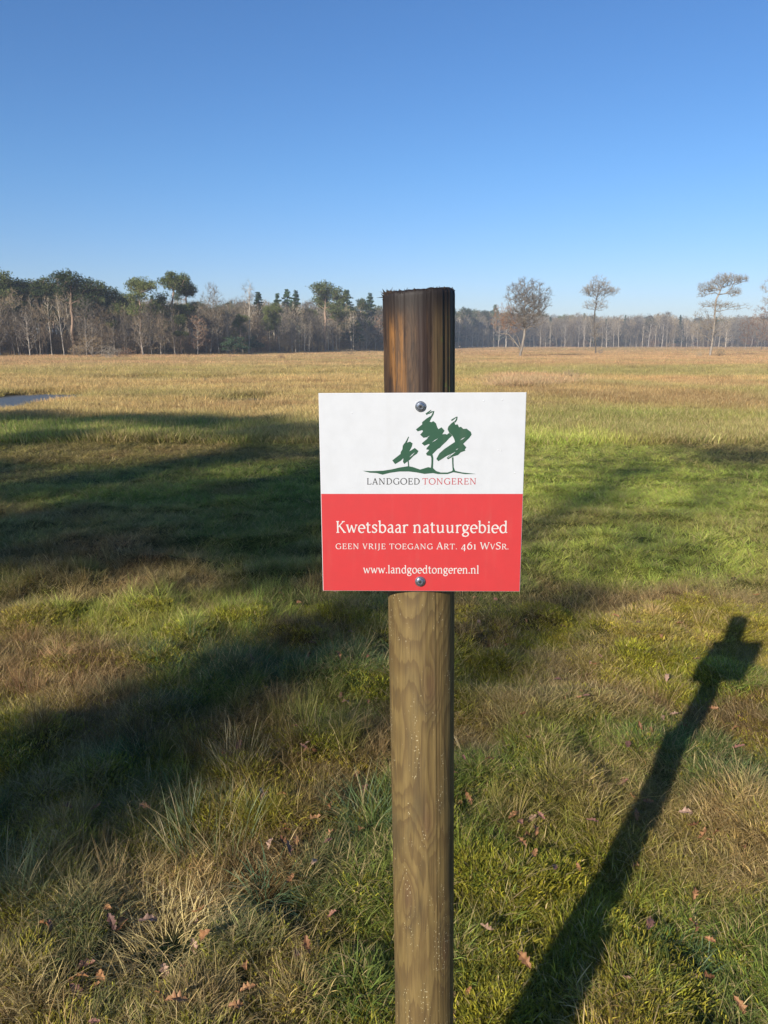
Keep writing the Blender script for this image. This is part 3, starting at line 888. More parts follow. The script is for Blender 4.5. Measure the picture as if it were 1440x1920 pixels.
def plate():
    w, h, th, b = SIGN_W / 2, SH, 0.003, 0.0006
    V = []; F = []; fm = []
    def ring(y, i):
        k = len(V); V.extend([(-w + i, y, -h + i), (w - i, y, -h + i), (w - i, y, zr), (w - i, y, h - i), (-w + i, y, h - i), (-w + i, y, zr)]); return k
    a = ring(0, b); c = ring(b, 0); d = ring(th, 0)
    F.append((a, a + 1, a + 2, a + 5)); fm.append(1)
    F.append((a + 5, a + 2, a + 3, a + 4)); fm.append(0)
    for p, q in ((a, c), (c, d)):
        for i in range(6):
            j = (i + 1) % 6; F.append((p + i, q + i, q + j, p + j)); fm.append(2)
    F.append((d + 5, d + 4, d + 3, d + 2, d + 1, d)); fm.append(2)
    return new_mesh('plate', V, F, [M_WHITE, M_RED, M_EDGE], fm)
obj('plate', plate(), sign)

# --- lettering drawn stroke by stroke with a broad-nib pen
T, H_ = 92.0, 54.0
def arc(cx, cy, rx, ry, a0, a1, n=14):
    return [(cx + rx * math.cos(R(a0 + (a1 - a0) * i / n)), cy + ry * math.sin(R(a0 + (a1 - a0) * i / n))) for i in range(n + 1)]
def st(x, y0, y1, foot=1, head=0, w=T):
    s = [('p', w, [(x, y0), (x, y1)])]
    if foot: s.append(('p', H_, [(x - 88, y0 + 20), (x + 92, y0 + 20)]))
    if head == 1: s.append(('p', H_, [(x - 88, y1 - 20), (x + 88, y1 - 20)]))
    if head == 2: s.append(('p', 56, [(x - 96, y1 - 64), (x + 10, y1 - 22)]))
    return s
def pl(*p, w=H_): return [('p', w, list(p))]
def cv(pts): return [('c', 0, pts)]
GL = {
 'A': (620, pl((70, 10), (305, 700)) + pl((300, 700), (540, 10), w=T) + pl((150, 235), (450, 235)) + pl((0, 20), (160, 20)) + pl((440, 20), (620, 20))),
 'D': (690, st(140, 0, 700, 1, 1) + pl((140, 680), (300, 680)) + pl((140, 20), (300, 20)) + cv(arc(290, 350, 320, 330, 90, -90, 18))),
 'E': (560, st(140, 0, 700, 1, 1) + pl((140, 680), (480, 680)) + pl((480, 690), (490, 550)) + pl((140, 365), (400, 365)) + pl((400, 440), (400, 290)) + pl((140, 20), (500, 20)) + pl((500, 10), (520, 165))),
 'G': (720, cv(arc(390, 350, 320, 345, 48, 318, 22)) + pl((625, 30), (625, 300), w=T) + pl((530, 310), (710, 310)) + pl((600, 690), (608, 540))),
 'I': (310, st(155, 0, 700, 1, 1)),
 'J': (310, pl((170, 700), (170, 60), w=T) + pl((80, 680), (260, 680)) + cv([(172, 80), (150, -50), (90, -130), (10, -160)])),
 'K': (650, st(140, 0, 700, 1, 1) + pl((500, 680), (170, 345), w=52) + pl((410, 680), (590, 680)) + pl((260, 420), (560, 20), w=T) + pl((490, 20), (650, 20))),
 'L': (540, st(140, 0, 700, 1, 1) + pl((140, 20), (470, 20)) + pl((470, 8), (495, 175))),
 'N': (740, st(130, 0, 700, 1, 0, 52) + pl((30, 680), (150, 680)) + pl((120, 690), (600, 12), w=T) + st(605, 0, 700, 0, 1, 52)),
 'O': (740, cv(arc(370, 350, 325, 345, 0, 360, 30))),
 'R': (640, st(140, 0, 700, 1, 1) + pl((140, 680), (300, 680)) + cv(arc(300, 515, 190, 165, 90, -90, 14)) + pl((140, 350), (300, 350)) + pl((300, 350), (560, 20), w=T) + pl((500, 20), (660, 20))),
 'S': (500, cv([(420, 640), (330, 685), (220, 690), (120, 640), (85, 560), (110, 470), (200, 400), (310, 345), (405, 275), (425, 180), (385, 70), (280, 15), (160, 15), (65, 60)]) + pl((432, 690), (432, 550)) + pl((60, 10), (60, 160))),
 'T': (620, st(310, 0, 690, 1, 0) + pl((40, 680), (580, 680)) + pl((40, 690), (25, 550)) + pl((580, 690), (595, 550))),
 'V': (600, pl((80, 690), (300, 5), w=T) + pl((300, 5), (530, 690)) + pl((0, 680), (175, 680)) + pl((450, 680), (610, 680))),
 'W': (920, pl((80, 690), (270, 5), w=T) + pl((270, 5), (450, 620)) + pl((440, 640), (640, 5), w=T) + pl((640, 5), (840, 690)) + pl((0, 680), (175, 680)) + pl((750, 680), (920, 680))),
 'a': (470, cv([(95, 420), (170, 480), (260, 485), (330, 440), (345, 350)]) + pl((345, 380), (345, 60), w=T) + cv([(345, 60), (370, 20), (440, 22)]) + cv([(345, 290), (220, 275), (110, 220), (80, 130), (120, 40), (210, 15), (300, 60), (345, 120)])),
 'b': (560, pl((125, 10), (125, 740), w=T) + pl((30, 690), (125, 722), w=52) + cv(arc(290, 245, 190, 235, 150, -150, 20))),
 'd': (570, cv(arc(270, 245, 190, 235, 30, 330, 20)) + pl((430, 40), (430, 740), w=T) + pl((335, 690), (430, 722), w=52) + pl((430, 20), (530, 32), w=50)),
 'e': (480, cv(arc(255, 245, 190, 235, 0, 312, 20)) + pl((75, 258), (442, 258))),
 'g': (500, cv(arc(225, 320, 145, 165, 0, 360, 20)) + pl((330, 440), (485, 468), w=56) + cv([(140, 190), (100, 130), (140, 75), (260, 45), (380, 10), (425, -70), (385, -165), (250, -215), (110, -185), (55, -105), (95, -30), (180, 20)])),
 'i': (270, st(135, 0, 490, 1, 2) + [('p', 100, [(135, 600), (135, 695)])]),
 'l': (270, st(135, 0, 745, 1, 2)),
 'n': (600, st(135, 0, 490, 1, 2) + cv([(150, 370), (230, 460), (330, 488), (420, 440), (445, 340)]) + st(448, 0, 350, 1, 0)),
 'o': (530, cv(arc(265, 245, 200, 238, 0, 360, 26))),
 'r': (410, st(135, 0, 490, 1, 2) + cv([(150, 350), (215, 455), (300, 482)]) + pl((290, 470), (390, 455), w=88)),
 's': (400, cv([(325, 430), (255, 482), (150, 480), (85, 420), (100, 330), (190, 270), (280, 225), (325, 150), (290, 50), (200, 14), (60, 45)]) + pl((335, 480), (335, 370)) + pl((55, 10), (55, 120))),
 't': (370, pl((150, 620), (150, 110), w=T) + cv([(150, 120), (175, 35), (240, 15), (335, 45)]) + pl((40, 468), (320, 468)) + pl((60, 470), (160, 620), w=40)),
 'u': (600, pl((130, 480), (130, 150), w=T) + pl((35, 440), (130, 468), w=52) + cv([(132, 160), (160, 45), (240, 12), (350, 50), (435, 140)]) + pl((440, 20), (440, 480), w=T) + pl((345, 440), (440, 468), w=52) + pl((440, 20), (535, 32), w=48)),
 'w': (740, pl((75, 480), (220, 8), w=T) + pl((220, 8), (355, 430)) + pl((345, 460), (500, 8), w=T) + pl((500, 8), (660, 480)) + pl((5, 468), (160, 468)) + pl((580, 468), (730, 468))),
 '.': (210, [('p', 105, [(105, 0), (105, 100)])]),
 '4': (520, pl((345, 490), (345, -180), w=T) + pl((340, 490), (50, 40), w=50) + pl((45, 30), (470, 30), w=56)),
 '6': (520, cv(arc(260, 235, 190, 225, 0, 360, 24)) + cv([(82, 260), (110, 430), (210, 590), (400, 690)])),
 '1': (330, st(170, 0, 490, 1, 0) + pl((60, 420), (170, 470), w=50)),
 ' ': (240, []),
}
def stroke_quads(kind, w, pts):
    """outline pieces of one stroke: list of closed polygons"""
    P2 = [np.array(p, float) for p in pts]
    n = len(P2); closed = n > 3 and np.allclose(P2[0], P2[-1])
    wid = []; nor = []
    for i in range(n):
        a = P2[max(i - 1, 0)]; b = P2[min(i + 1, n - 1)]
        if closed and (i == 0 or i == n - 1): a = P2[-2]; b = P2[1]
        d = b - a; d = d / (np.linalg.norm(d) + 1e-9)
        if kind == 'c':
            ang = math.atan2(d[1], d[0]) - R(22)
            ww = 52 + 50 * abs(math.sin(ang)) ** 1.3
        else: ww = w
        wid.append(ww); nor.append(np.array((-d[1], d[0])))
    L = [p + k * v / 2 for p, k, v in zip(P2, nor, wid)]; Rr = [p - k * v / 2 for p, k, v in zip(P2, nor, wid)]
    return L, Rr
def ribbon(V, F, L, Rr, y):
    b = len(V)
    for p, q in zip(L, Rr): V.append((p[0], y, p[1])); V.append((q[0], y, q[1]))
    for i in range(len(L) - 1):
        k = b + 2 * i; F.append((k, k + 1, k + 3, k + 2))

def text(name, runs, x0, x1, ybase, cap_y, mat, label, track=0.0, em=None):
    """runs: [(string, size factor, tracking)]; fitted between x0 and x1 (artwork units)"""
    pen = 0.0; placed = []
    for s, k, tr in runs:
        for ch in s:
            adv, strokes = GL[ch]
            placed.append((pen, k, strokes)); pen += adv * k + tr
    pen -= runs[-1][2]
    X0, Zb = art(x0, ybase); X1, _ = art(x1, ybase); _, Zc = art(x0, cap_y)
    sx = (X1 - X0) / pen; sz = (Zc - Zb) / em
    V = []; F = []; lay_i = 0
    for (px, k, strokes) in placed:
        for (kind, w, pts) in strokes:
            L, Rr = stroke_quads(kind, w, pts)
            f = lambda p: np.array((X0 + (px + p[0] * k) * sx, Zb + p[1] * k * sz))
            ribbon(V, F, [f(p) for p in L], [f(p) for p in Rr], -0.00022 - 0.00003 * (lay_i % 7)); lay_i += 1
    me = new_mesh(name, V, F, [mat])
    o = obj(name, me, sign); o['label'] = label
    return o
text('lettering', [('LANDGOED', 1, 75)], 689, 789, 908.3, 896.6, M_PGREY, 'charcoal word LANDGOED', em=700)
text('lettering', [('TONGEREN', 1, 75)], 793.5, 894.5, 908.3, 896.6, M_PRED, 'red word TONGEREN', em=700)
text('lettering', [('Kwetsbaar natuurgebied', 1, 8)], 631.5, 954, 999, 976, M_PWHITE, 'large white line Kwetsbaar natuurgebied', em=740)
sc_ = 0.78
text('lettering', [('GEEN VRIJE TOEGANG ', sc_, 75), ('A', 1, 60), ('RT. ', sc_, 70), ('461', 1.02, 45), (' ', 1, 30), ('W', 1, 40), ('V', sc_, 50), ('S', 1, 50), ('R.', sc_, 30)],
     631.5, 956, 1029.6, 1016.6, M_PWHITE, 'white small capitals line GEEN VRIJE TOEGANG ART. 461 WVSR.', em=700)
text('lettering', [('www.landgoedtongeren.nl', 1, 6)], 684, 901, 1075, 1059.5, M_PWHITE, 'white web address line', em=745)

# --- emblem of three wind-bent trees on a low mound
def poly(V, F, pts, y):
    b = len(V)
    V.extend([(p[0], y, p[1]) for p in pts])
    for tri in tessellate_polygon([[Vector((p[0], p[1], 0)) for p in pts]]): F.append(tuple(b + i for i in tri))
def A8(pts): return [art(730 + x / 8.0, 760 + y / 8.0) for x, y in pts]
def A5(pts): return [art(660 + x / 5.538, 760 + y / 5.538) for x, y in pts]
def brush(V, F, pts, w, y, conv=A8):
    pts = [np.array(p, float) for p in pts]; L = []; Rr = []
    for i, p in enumerate(pts):
        a = pts[max(i - 1, 0)]; b = pts[min(i + 1, len(pts) - 1)]; d = (b - a) / (np.linalg.norm(b - a) + 1e-9)
        ww = w[i] if isinstance(w, (list, tuple)) else w
        nn = np.array((-d[1], d[0])) * ww / 2; L.append(p + nn); Rr.append(p - nn)
    ribbon(V, F, conv(L), conv(Rr), y)
V = []; F = []
mid_tree = [(622, 160), (632, 200), (610, 245), (640, 252), (665, 235), (705, 270), (722, 320), (740, 357), (790, 330), (835, 380), (800, 435), (845, 430), (870, 440), (905, 412), (950, 455), (900, 500), (860, 545), (800, 600), (765, 640), (735, 655),
            (700, 690), (655, 735), (640, 760), (575, 752), (560, 722), (608, 668), (562, 660), (572, 635), (612, 590), (604, 578), (535, 607), (494, 570), (570, 505), (608, 455), (575, 478), (520, 487), (470, 440), (512, 390), (500, 372), (432, 390), (406, 360), (500, 285), (495, 255), (560, 200)]
right_tree = [(978, 240), (992, 292), (1030, 286), (1050, 330), (1080, 322), (1115, 355), (1165, 350), (1195, 375), (1228, 400), (1240, 440), (1205, 490), (1115, 578), (1162, 630), (1140, 665), (1150, 680), (1080, 705), (1040, 745), (960, 770), (890, 810), (868, 788), (935, 728), (860, 765), (800, 805), (745, 838),
              (715, 805), (760, 720), (840, 650), (930, 590), (992, 548), (978, 500), (950, 452), (900, 405), (880, 360), (890, 320), (935, 270)]
left_tree = [(232, 570), (268, 560), (318, 543), (358, 570), (345, 622), (310, 690), (392, 638), (447, 685), (425, 725), (370, 762), (320, 815), (272, 850), (235, 880), (215, 845), (222, 792), (180, 832), (98, 882), (55, 825), (178, 728), (180, 700), (205, 660), (210, 605)]
poly(V, F, A8(mid_tree), -0.00022); poly(V, F, A8(right_tree), -0.00026); poly(V, F, A8(left_tree), -0.00022)
brush(V, F, [(555, 132), (585, 105), (632, 70)], [22, 16, 8], -0.00030)
brush(V, F, [(632, 72), (585, 115), (560, 140)], [6, 14, 20], -0.00034)
brush(V, F, [(590, 128), (640, 98), (672, 88), (655, 135), (625, 190)], [10, 20, 16, 24, 20], -0.00038)
brush(V, F, [(935, 228), (975, 200), (1022, 170)], [20, 18, 6], -0.00030)
brush(V, F, [(1020, 175), (1012, 215), (985, 255)], [14, 20, 22], -0.00038)
brush(V, F, [(298, 470), (270, 535), (240, 590)], [10, 22, 26], -0.00030)
brush(V, F, [(293, 830), (302, 918)], 17, -0.00030)
brush(V, F, [(640, 735), (655, 790), (655, 860), (650, 950)], [34, 30, 27, 32], -0.00034)
brush(V, F, [(960, 780), (962, 860), (966, 930), (980, 985)], [22, 20, 20, 34], -0.00038)
mound = [(115, 678), (200, 682), (330, 678), (420, 664), (500, 645), (590, 631), (640, 640), (715, 666), (800, 641), (850, 652), (882, 682), (930, 697), (1000, 697), (1046, 682), (1064, 655), (1080, 680), (1150, 696), (1295, 712),
         (1180, 714), (1060, 694), (1000, 713), (900, 713), (850, 703), (760, 711), (680, 696), (600, 686), (500, 686), (400, 700), (325, 719), (262, 702), (190, 698)]
poly(V, F, A5(mound), -0.00042)
o = obj('tree_emblem', new_mesh('tree_emblem', V, F, [M_PGREEN]), sign); o['label'] = 'dark green brush drawing of three trees on a mound'
V = []; F = []
for a, b, w in (((655, 550), (735, 497), 9), ((1073, 521), (1138, 482), 12), ((315, 778), (388, 708), 13), ((900, 765), (1000, 700), 15), ((880, 790), (940, 755), 8), ((1005, 670), (1040, 648), 8), ((560, 487), (608, 460), 6)):
    mx_ = ((a[0] + b[0]) / 2, (a[1] + b[1]) / 2)
    brush(V, F, [a, mx_, b], [2, w, 2], -0.00050)
obj('brush_gap', new_mesh('brush_gap', V, F, [M_WHITE]), sign)

def metal_mat():
    m, t = newmat('zinc_screw'); n = t.noise(t.coord(), 900, 3, 0.6)
    t.pbr(t.mix(n, c4(0.30, 0.32, 0.36), c4(0.62, 0.65, 0.70)), 0.33, t.bump(n, 0.2, 0.0003), metal=1.0); return m
M_ZINC = metal_mat()
M_SLOT = flatmat('screw_recess', (0.012, 0.012, 0.016), 0.5)
def lathe(prof, n=36, mat=None, name='m', extra=None, mats=None):
    V = []; F = []; fm = []
    for (r_, y) in prof:
        for k in range(n):
            a = 2 * math.pi * k / n; V.append((r_ * math.cos(a), -y, r_ * math.sin(a)))
    for i in range(len(prof) - 1):
        for k in range(n):
            k2 = (k + 1) % n; F.append((i * n + k, i * n + k2, (i + 1) * n + k2, (i + 1) * n + k)); fm.append(0)
    F.append(tuple((len(prof) - 1) * n + k for k in range(n))); fm.append(0)
    return V, F, fm
def screw(x, y, rot, tilt):
    X, Zz = art(x, y)
    V, F, fm = lathe([(0.0078, 0.0), (0.0078, 0.0012), (0.0072, 0.0017), (0.0052, 0.0017), (0.0050, 0.0024), (0.0058, 0.0026), (0.0056, 0.0040), (0.0044, 0.0050), (0.0038, 0.0051), (0.0033, 0.0044)])
    # star shaped recess
    b = len(V)
    for k in range(12):
        a = 2 * math.pi * k / 12 + rot; rr = 0.0027 if k % 2 else 0.0016
        V.append((rr * math.cos(a), -0.00445, rr * math.sin(a)))
    F.append(tuple(range(b, b + 12))); fm.append(1)
    me = new_mesh('screw', V, F, [M_ZINC, M_SLOT], fm)
    for p in me.polygons: p.use_smooth = False
    o = obj('screw', me, sign, (X, -0.0004, Zz)); o.rotation_euler = (tilt, 0, 0)
    return o
screw(789, 762, 0.3, 0.05)['label'] = 'zinc screw with washer above the emblem'
screw(791, 1090, 0.9, -0.04)['label'] = 'zinc screw with washer below the web address'
# drops of sap or dew on the plate
V = []; F = []
for (x, y) in ((907, 752), (942, 750), (661, 774), (935, 844), (940, 845), (966, 887)):
    X, Zz = art(x, y); b = len(V); r_ = 0.0011
    V.append((X, -0.0009, Zz))
    for k in range(8): V.append((X + r_ * math.cos(k * math.pi / 4), -0.00005, Zz + 1.3 * r_ * math.sin(k * math.pi / 4)))
    for k in range(8): F.append((b, b + 1 + k, b + 1 + (k + 1) % 8))
tag(obj('dew_drop', new_mesh('dew_drop', V, F, [M_WHITE], smooth=True), sign), kind='stuff')

# ------------------------------------------------------------------ trees
class TreeGeo:
    def __init__(s): s.V = []; s.F = []
    def tube(s, pts, rad, sides=5):
        b = len(s.V); n = len(pts)
        for i in range(n):
            a = pts[max(i - 1, 0)]; c = pts[min(i + 1, n - 1)]
            d = c - a; d = d / (np.linalg.norm(d) + 1e-9)
            u = np.cross(d, (0.31, 0.95, 0.05)); u /= (np.linalg.norm(u) + 1e-9); w = np.cross(d, u)
            for k in range(sides):
                t = 2 * math.pi * k / sides
                s.V.append(pts[i] + rad[i] * (math.cos(t) * u + math.sin(t) * w))
        for i in range(n - 1):
            for k in range(sides):
                k2 = (k + 1) % sides
                s.F.append((b + i * sides + k, b + i * sides + k2, b + (i + 1) * sides + k2, b + (i + 1) * sides + k))
    def sliver(s, p, q, w, g):
        d = q - p; u = np.cross(d, g.normal(size=3)); u = u / (np.linalg.norm(u) + 1e-9) * w / 2
        b = len(s.V); s.V += [p - u, p + u, q]; s.F.append((b, b + 1, b + 2))
    def mesh(s, name, mat, smooth=False):
        sizes = [len(f) for f in s.F]; loops = [i for f in s.F for i in f]
        return fast_mesh(name, np.array(s.V), loops, sizes, [mat], smooth=smooth)

def grow(seed, trunk, blobs, mode, twig=(0.55, 0.016, 7), barkm=None, crownm=None, rk=0.020, stems=None, limb_up=0.25, tri=0.22, puff=0.62, extra=None):
    """trunk: [(x,y,z)] ; blobs: [(cx,cy,cz,rx,ry,rz,n)] ; returns two meshes (trunk with limbs, crown)"""
    g = np.random.default_rng(seed)
    nodes = []; par = []
    for tr in (stems or [trunk]):
        pts = [np.array(p, float) for p in tr]; prev = -1 if not nodes else 0
        for i in range(len(pts) - 1):
            m = 4
            for k in range(m + (1 if i == len(pts) - 2 else 0)):
                f = k / m; p = pts[i] * (1 - f) + pts[i + 1] * f
                if 0 < i or k > 0: p = p + g.normal(0, 0.03, 3) * (1, 1, 0)
                nodes.append(p); par.append(prev); prev = len(nodes) - 1
    T0 = len(nodes)
    tips = []
    for (cx, cy, cz, rx, ry, rz, n) in blobs:
        v = g.normal(size=(n, 3)); v /= np.linalg.norm(v, axis=1)[:, None]
        r_ = g.random(n) ** 0.45
        P_ = np.array((cx, cy, cz)) + v * r_[:, None] * np.array((rx, ry, rz))
        tips += list(P_)
    tips = np.array(tips)
    base = np.array(nodes)
    d0 = np.min(np.linalg.norm(tips[:, None, :] - base[None, :, :], axis=2), axis=1)
    for ti in np.argsort(d0):
        p = tips[ti]
        N = np.array(nodes)
        dv = p - N
        dist = np.linalg.norm(dv, axis=1)
        cost = dist + 2.2 * np.clip(limb_up * dist - dv[:, 2], 0, None)
        cost[N[:, 2] < 0.25 * np.min(tips[:, 2])] += 0.6
        j = int(np.argmin(cost))
        a = nodes[j]; m = max(1, int(dist[j] / 0.55)); prev = j
        for k in range(1, m + 1):
            f = k / m
            q = a * (1 - f) + p * f + (g.normal(0, 0.07 * min(dist[j], 1.5), 3) if k < m else 0)
            q = q + np.array((0, 0, -0.10 * dist[j] * math.sin(f * math.pi) if mode != 'bare' else 0.08 * dist[j] * math.sin(f * math.pi)))
            nodes.append(q); par.append(prev); prev = len(nodes) - 1
    n = len(nodes); cnt = np.zeros(n)
    kids = [[] for _ in range(n)]
    for i in range(n - 1, -1, -1):
        if cnt[i] == 0: cnt[i] = 1
        if par[i] >= 0: cnt[par[i]] += cnt[i]; kids[par[i]].append(i)
    rad = rk * np.sqrt(cnt) * 0.62 + 0.008
    # trunk taper from the ground
    W = TreeGeo()
    used = set()
    def chain(i):
        c = [i]
        while kids[c[-1]]:
            c.append(max(kids[c[-1]], key=lambda q: cnt[q]))
        return c
    roots = [i for i in range(n) if par[i] < 0]
    stack = [(r0, None) for r0 in roots]
    while stack:
        i, p0 = stack.pop()
        c = chain(i)
        idx = ([p0] if p0 is not None else []) + c
        pts = [nodes[k] for k in idx]; rr = [float(rad[k]) for k in idx]
        if p0 is not None: rr[0] = min(rr[0], rr[1] * 1.25)
        if len(pts) > 1:
            if p0 is None:
                pts[0] = pts[0] + np.array((0, 0, -0.1)); rr[0] *= 1.35
            W.tube(pts, rr, 7 if p0 is None else 4)
        for a in c:
            for k in kids[a]:
                if k not in c: stack.append((k, a))
    Cn = TreeGeo()
    ctr = np.mean(tips, axis=0)
    for i in range(T0, n):
        if kids[i] and g.random() < 0.35: continue
        p = nodes[i]
        out = p - nodes[par[i]]; out = out / (np.linalg.norm(out) + 1e-9)
        if mode == 'bare':
            L, w, m = twig
            for _ in range(m):
                d = out * 0.8 + g.normal(0, 0.65, 3) + np.array((0, 0, 0.25)); d /= np.linalg.norm(d)
                q = p + d * L * g.uniform(0.5, 1.2)
                Cn.sliver(p, q, w, g)
                for _2 in range(3):
                    f = g.uniform(0.3, 0.95); s0 = p * (1 - f) + q * f
                    d2 = d + g.normal(0, 0.6, 3); d2 /= np.linalg.norm(d2)
                    Cn.sliver(s0, s0 + d2 * L * g.uniform(0.25, 0.6), w * 0.6, g)
        else:
            m = int(34 * (0.6 + 0.8 * g.random()))
            for _ in range(m):
                o_ = g.normal(0, 1, 3); o_ /= np.linalg.norm(o_); rr = g.random() ** 0.6
                c0 = p + o_ * rr * puff * np.array((1, 1, 0.7)) + np.array((0, 0, 0.08))
                d = g.normal(0, 1, 3) + np.array((0, 0, 0.5)) + o_ * 0.8; d /= np.linalg.norm(d)
                Cn.sliver(c0 - d * tri * 0.5, c0 + d * tri * 0.5, tri * g.uniform(0.35, 0.6), g)
    if extra:
        for (a, b) in extra: W.tube([np.array(p, float) for p in a], b, 5)
    return W.mesh('trunk', barkm or M_BARK, True), Cn.mesh('crown', crownm or M_TWIG)

PROTO = {}
def proto(kind, *a, **k): PROTO.setdefault(kind, []).append(grow(*a, **k))
# all prototypes are ten metres tall
gp = np.random.default_rng(77)
for i in range(6):
    w = gp.normal(0, 0.25, 2); lx = gp.normal(0, 0.5)
    bl = [(lx, w[1], 8.6, 1.25, 1.25, 1.15, 56)]
    for k in range(int(gp.integers(6, 9))):
        a = gp.random() * 6.28; rr = gp.uniform(0.6, 1.7)
        bl.append((lx + rr * math.cos(a), rr * math.sin(a), gp.uniform(5.0, 8.5), gp.uniform(0.7, 1.25), gp.uniform(0.7, 1.25), gp.uniform(0.5, 0.95), int(gp.integers(20, 34))))
    proto('pine', 500 + i, [(0, 0, 0), (w[0] * 0.5, w[1] * 0.3, 3), (w[0] + lx * .3, w[1], 6), (lx, w[1], 8.8)], bl, 'needle', barkm=M_BARK_PINE, crownm=M_NEEDLE, rk=0.018)
for i in range(7):
    w = gp.normal(0, 0.3, 2)
    rx = gp.uniform(1.5, 2.5)
    bl = [(w[0], w[1], gp.uniform(5.8, 6.6), rx, rx, 3.4, 130), (w[0] + gp.normal(0, .6), w[1], 4.0, rx * 0.9, rx * .9, 2.2, 45), (w[0], w[1], 7.5, rx * 0.6, rx * 0.6, 2.2, 40)]
    proto('bare', 600 + i, [(0, 0, 0), (w[0] * .6, w[1] * .4, 2.5), (w[0], w[1], 5), (w[0] * 1.2, w[1], 7.5)], bl, 'bare', crownm=[M_TWIG, M_TWIG_GREY][i % 2], barkm=[M_BARK, M_BARK, M_BARK_PALE, M_BARK][i % 4], rk=0.015, twig=(0.6, 0.026, 8), limb_up=0.5)
for i in range(3):      # slender pale stemmed trees, birch and young oak
    w = gp.normal(0, 0.25, 2)
    bl = [(w[0], w[1], 6.8, 1.1, 1.1, 3.0, 90)]
    proto('slender', 650 + i, [(0, 0, 0), (w[0] * .5, w[1] * .4, 3), (w[0], w[1], 6), (w[0] * 1.2, w[1], 8.6)], bl, 'bare', crownm=M_TWIG, barkm=M_BARK_PALE, rk=0.019, twig=(0.55, 0.02, 6), limb_up=0.8)
for i in range(2):      # russet, leaves still hanging on
    bl = [(0, 0, 6.2, 2.1, 2.1, 3.2, 130), (0, 0, 3.2, 1.7, 1.7, 1.9, 50)]
    proto('russet', 670 + i, [(0, 0, 0), (0.1, 0, 3), (0.1, 0.1, 7)], bl, 'bare', crownm=M_TWIG_RED, rk=0.012, twig=(0.5, 0.05, 7), limb_up=0.5)
for i in range(3):      # spruce
    bl = []
    for k in range(22):
        z = 1.6 + k * 0.37; rr = 2.2 * (1 - (z - 1.0) / 9.1) * gp.uniform(0.8, 1.15)
        bl.append((0, 0, z, rr, rr, 0.3, int(4 + 8 * rr)))
    bl.append((0, 0, 9.6, 0.12, 0.12, 0.4, 4))
    proto('spruce', 700 + i, [(0, 0, 0), (0, 0, 5), (0, 0, 9.6)], bl, 'needle', barkm=M_BARK, crownm=M_SPRUCE, rk=0.008, limb_up=-0.1, tri=0.24, puff=0.24)
for i in range(4):      # bare shrubs, three metres tall at this size
    st_ = [[(0, 0, 0), (gp.normal(0, .5), gp.normal(0, .5), 1.5)] for _ in range(4)]
    proto('shrub', 720 + i, None, [(0, 0, 1.6, 1.7, 1.4, 1.3, 110)], 'bare', stems=st_, crownm=[M_STRAWSHRUB, M_TWIG, M_TWIG_RED, M_TWIG_GREY][i], rk=0.006, twig=(0.45, 0.024, 8), limb_up=0.4)
for i in range(2):
    st_ = [[(0, 0, 0), (gp.normal(0, .4), gp.normal(0, .4), 1.4)] for _ in range(3)]
    proto('evergreen', 740 + i, None, [(0, 0, 1.5, 1.8, 1.3, 1.4, 90)], 'needle', stems=st_, crownm=M_SPRUCE, rk=0.006, tri=0.2, puff=0.4)

tree_first = {}
def plant(name, kind, var, x, y, hgt, label, cat, group=None, rz=None, sx=1.0, gg=np.random.default_rng(3)):
    base = {'shrub': 3.2, 'evergreen': 3.2}.get(kind, 10.0)
    tm, cm = PROTO[kind][var % len(PROTO[kind])]
    s = hgt / base
    z = float(height(np.array([x]), np.array([y]))[0])
    e = empty(name, (x, y, z), rz if rz is not None else gg.uniform(0, 6.28), (s * sx, s * sx, s))
    tag(e, label, cat, group)
    obj('trunk' if kind not in ('shrub', 'evergreen') else 'stem', tm, e); obj('crown', cm, e)
    return e

# the line of the wood edge: photograph column -> distance
EDGE = [(-140, 100), (0, 106), (300, 112), (400, 122), (550, 150), (640, 172), (720, 205), (800, 265), (880, 370), (1000, 395), (1150, 400), (1300, 400), (1440, 390), (1600, 380)]
SKYL = [(-140, 515), (-20, 512), (40, 522), (120, 518), (180, 532), (240, 545), (300, 552), (400, 556), (460, 556), (520, 558), (560, 558), (640, 563), (700, 566), (760, 575), (880, 580), (950, 582), (1050, 590), (1100, 586), (1150, 592), (1250, 584), (1290, 596), (1340, 592), (1440, 590), (1600, 588)]
def itp(tab, px): return float(np.interp(px, [a for a, _ in tab], [b for _, b in tab]))

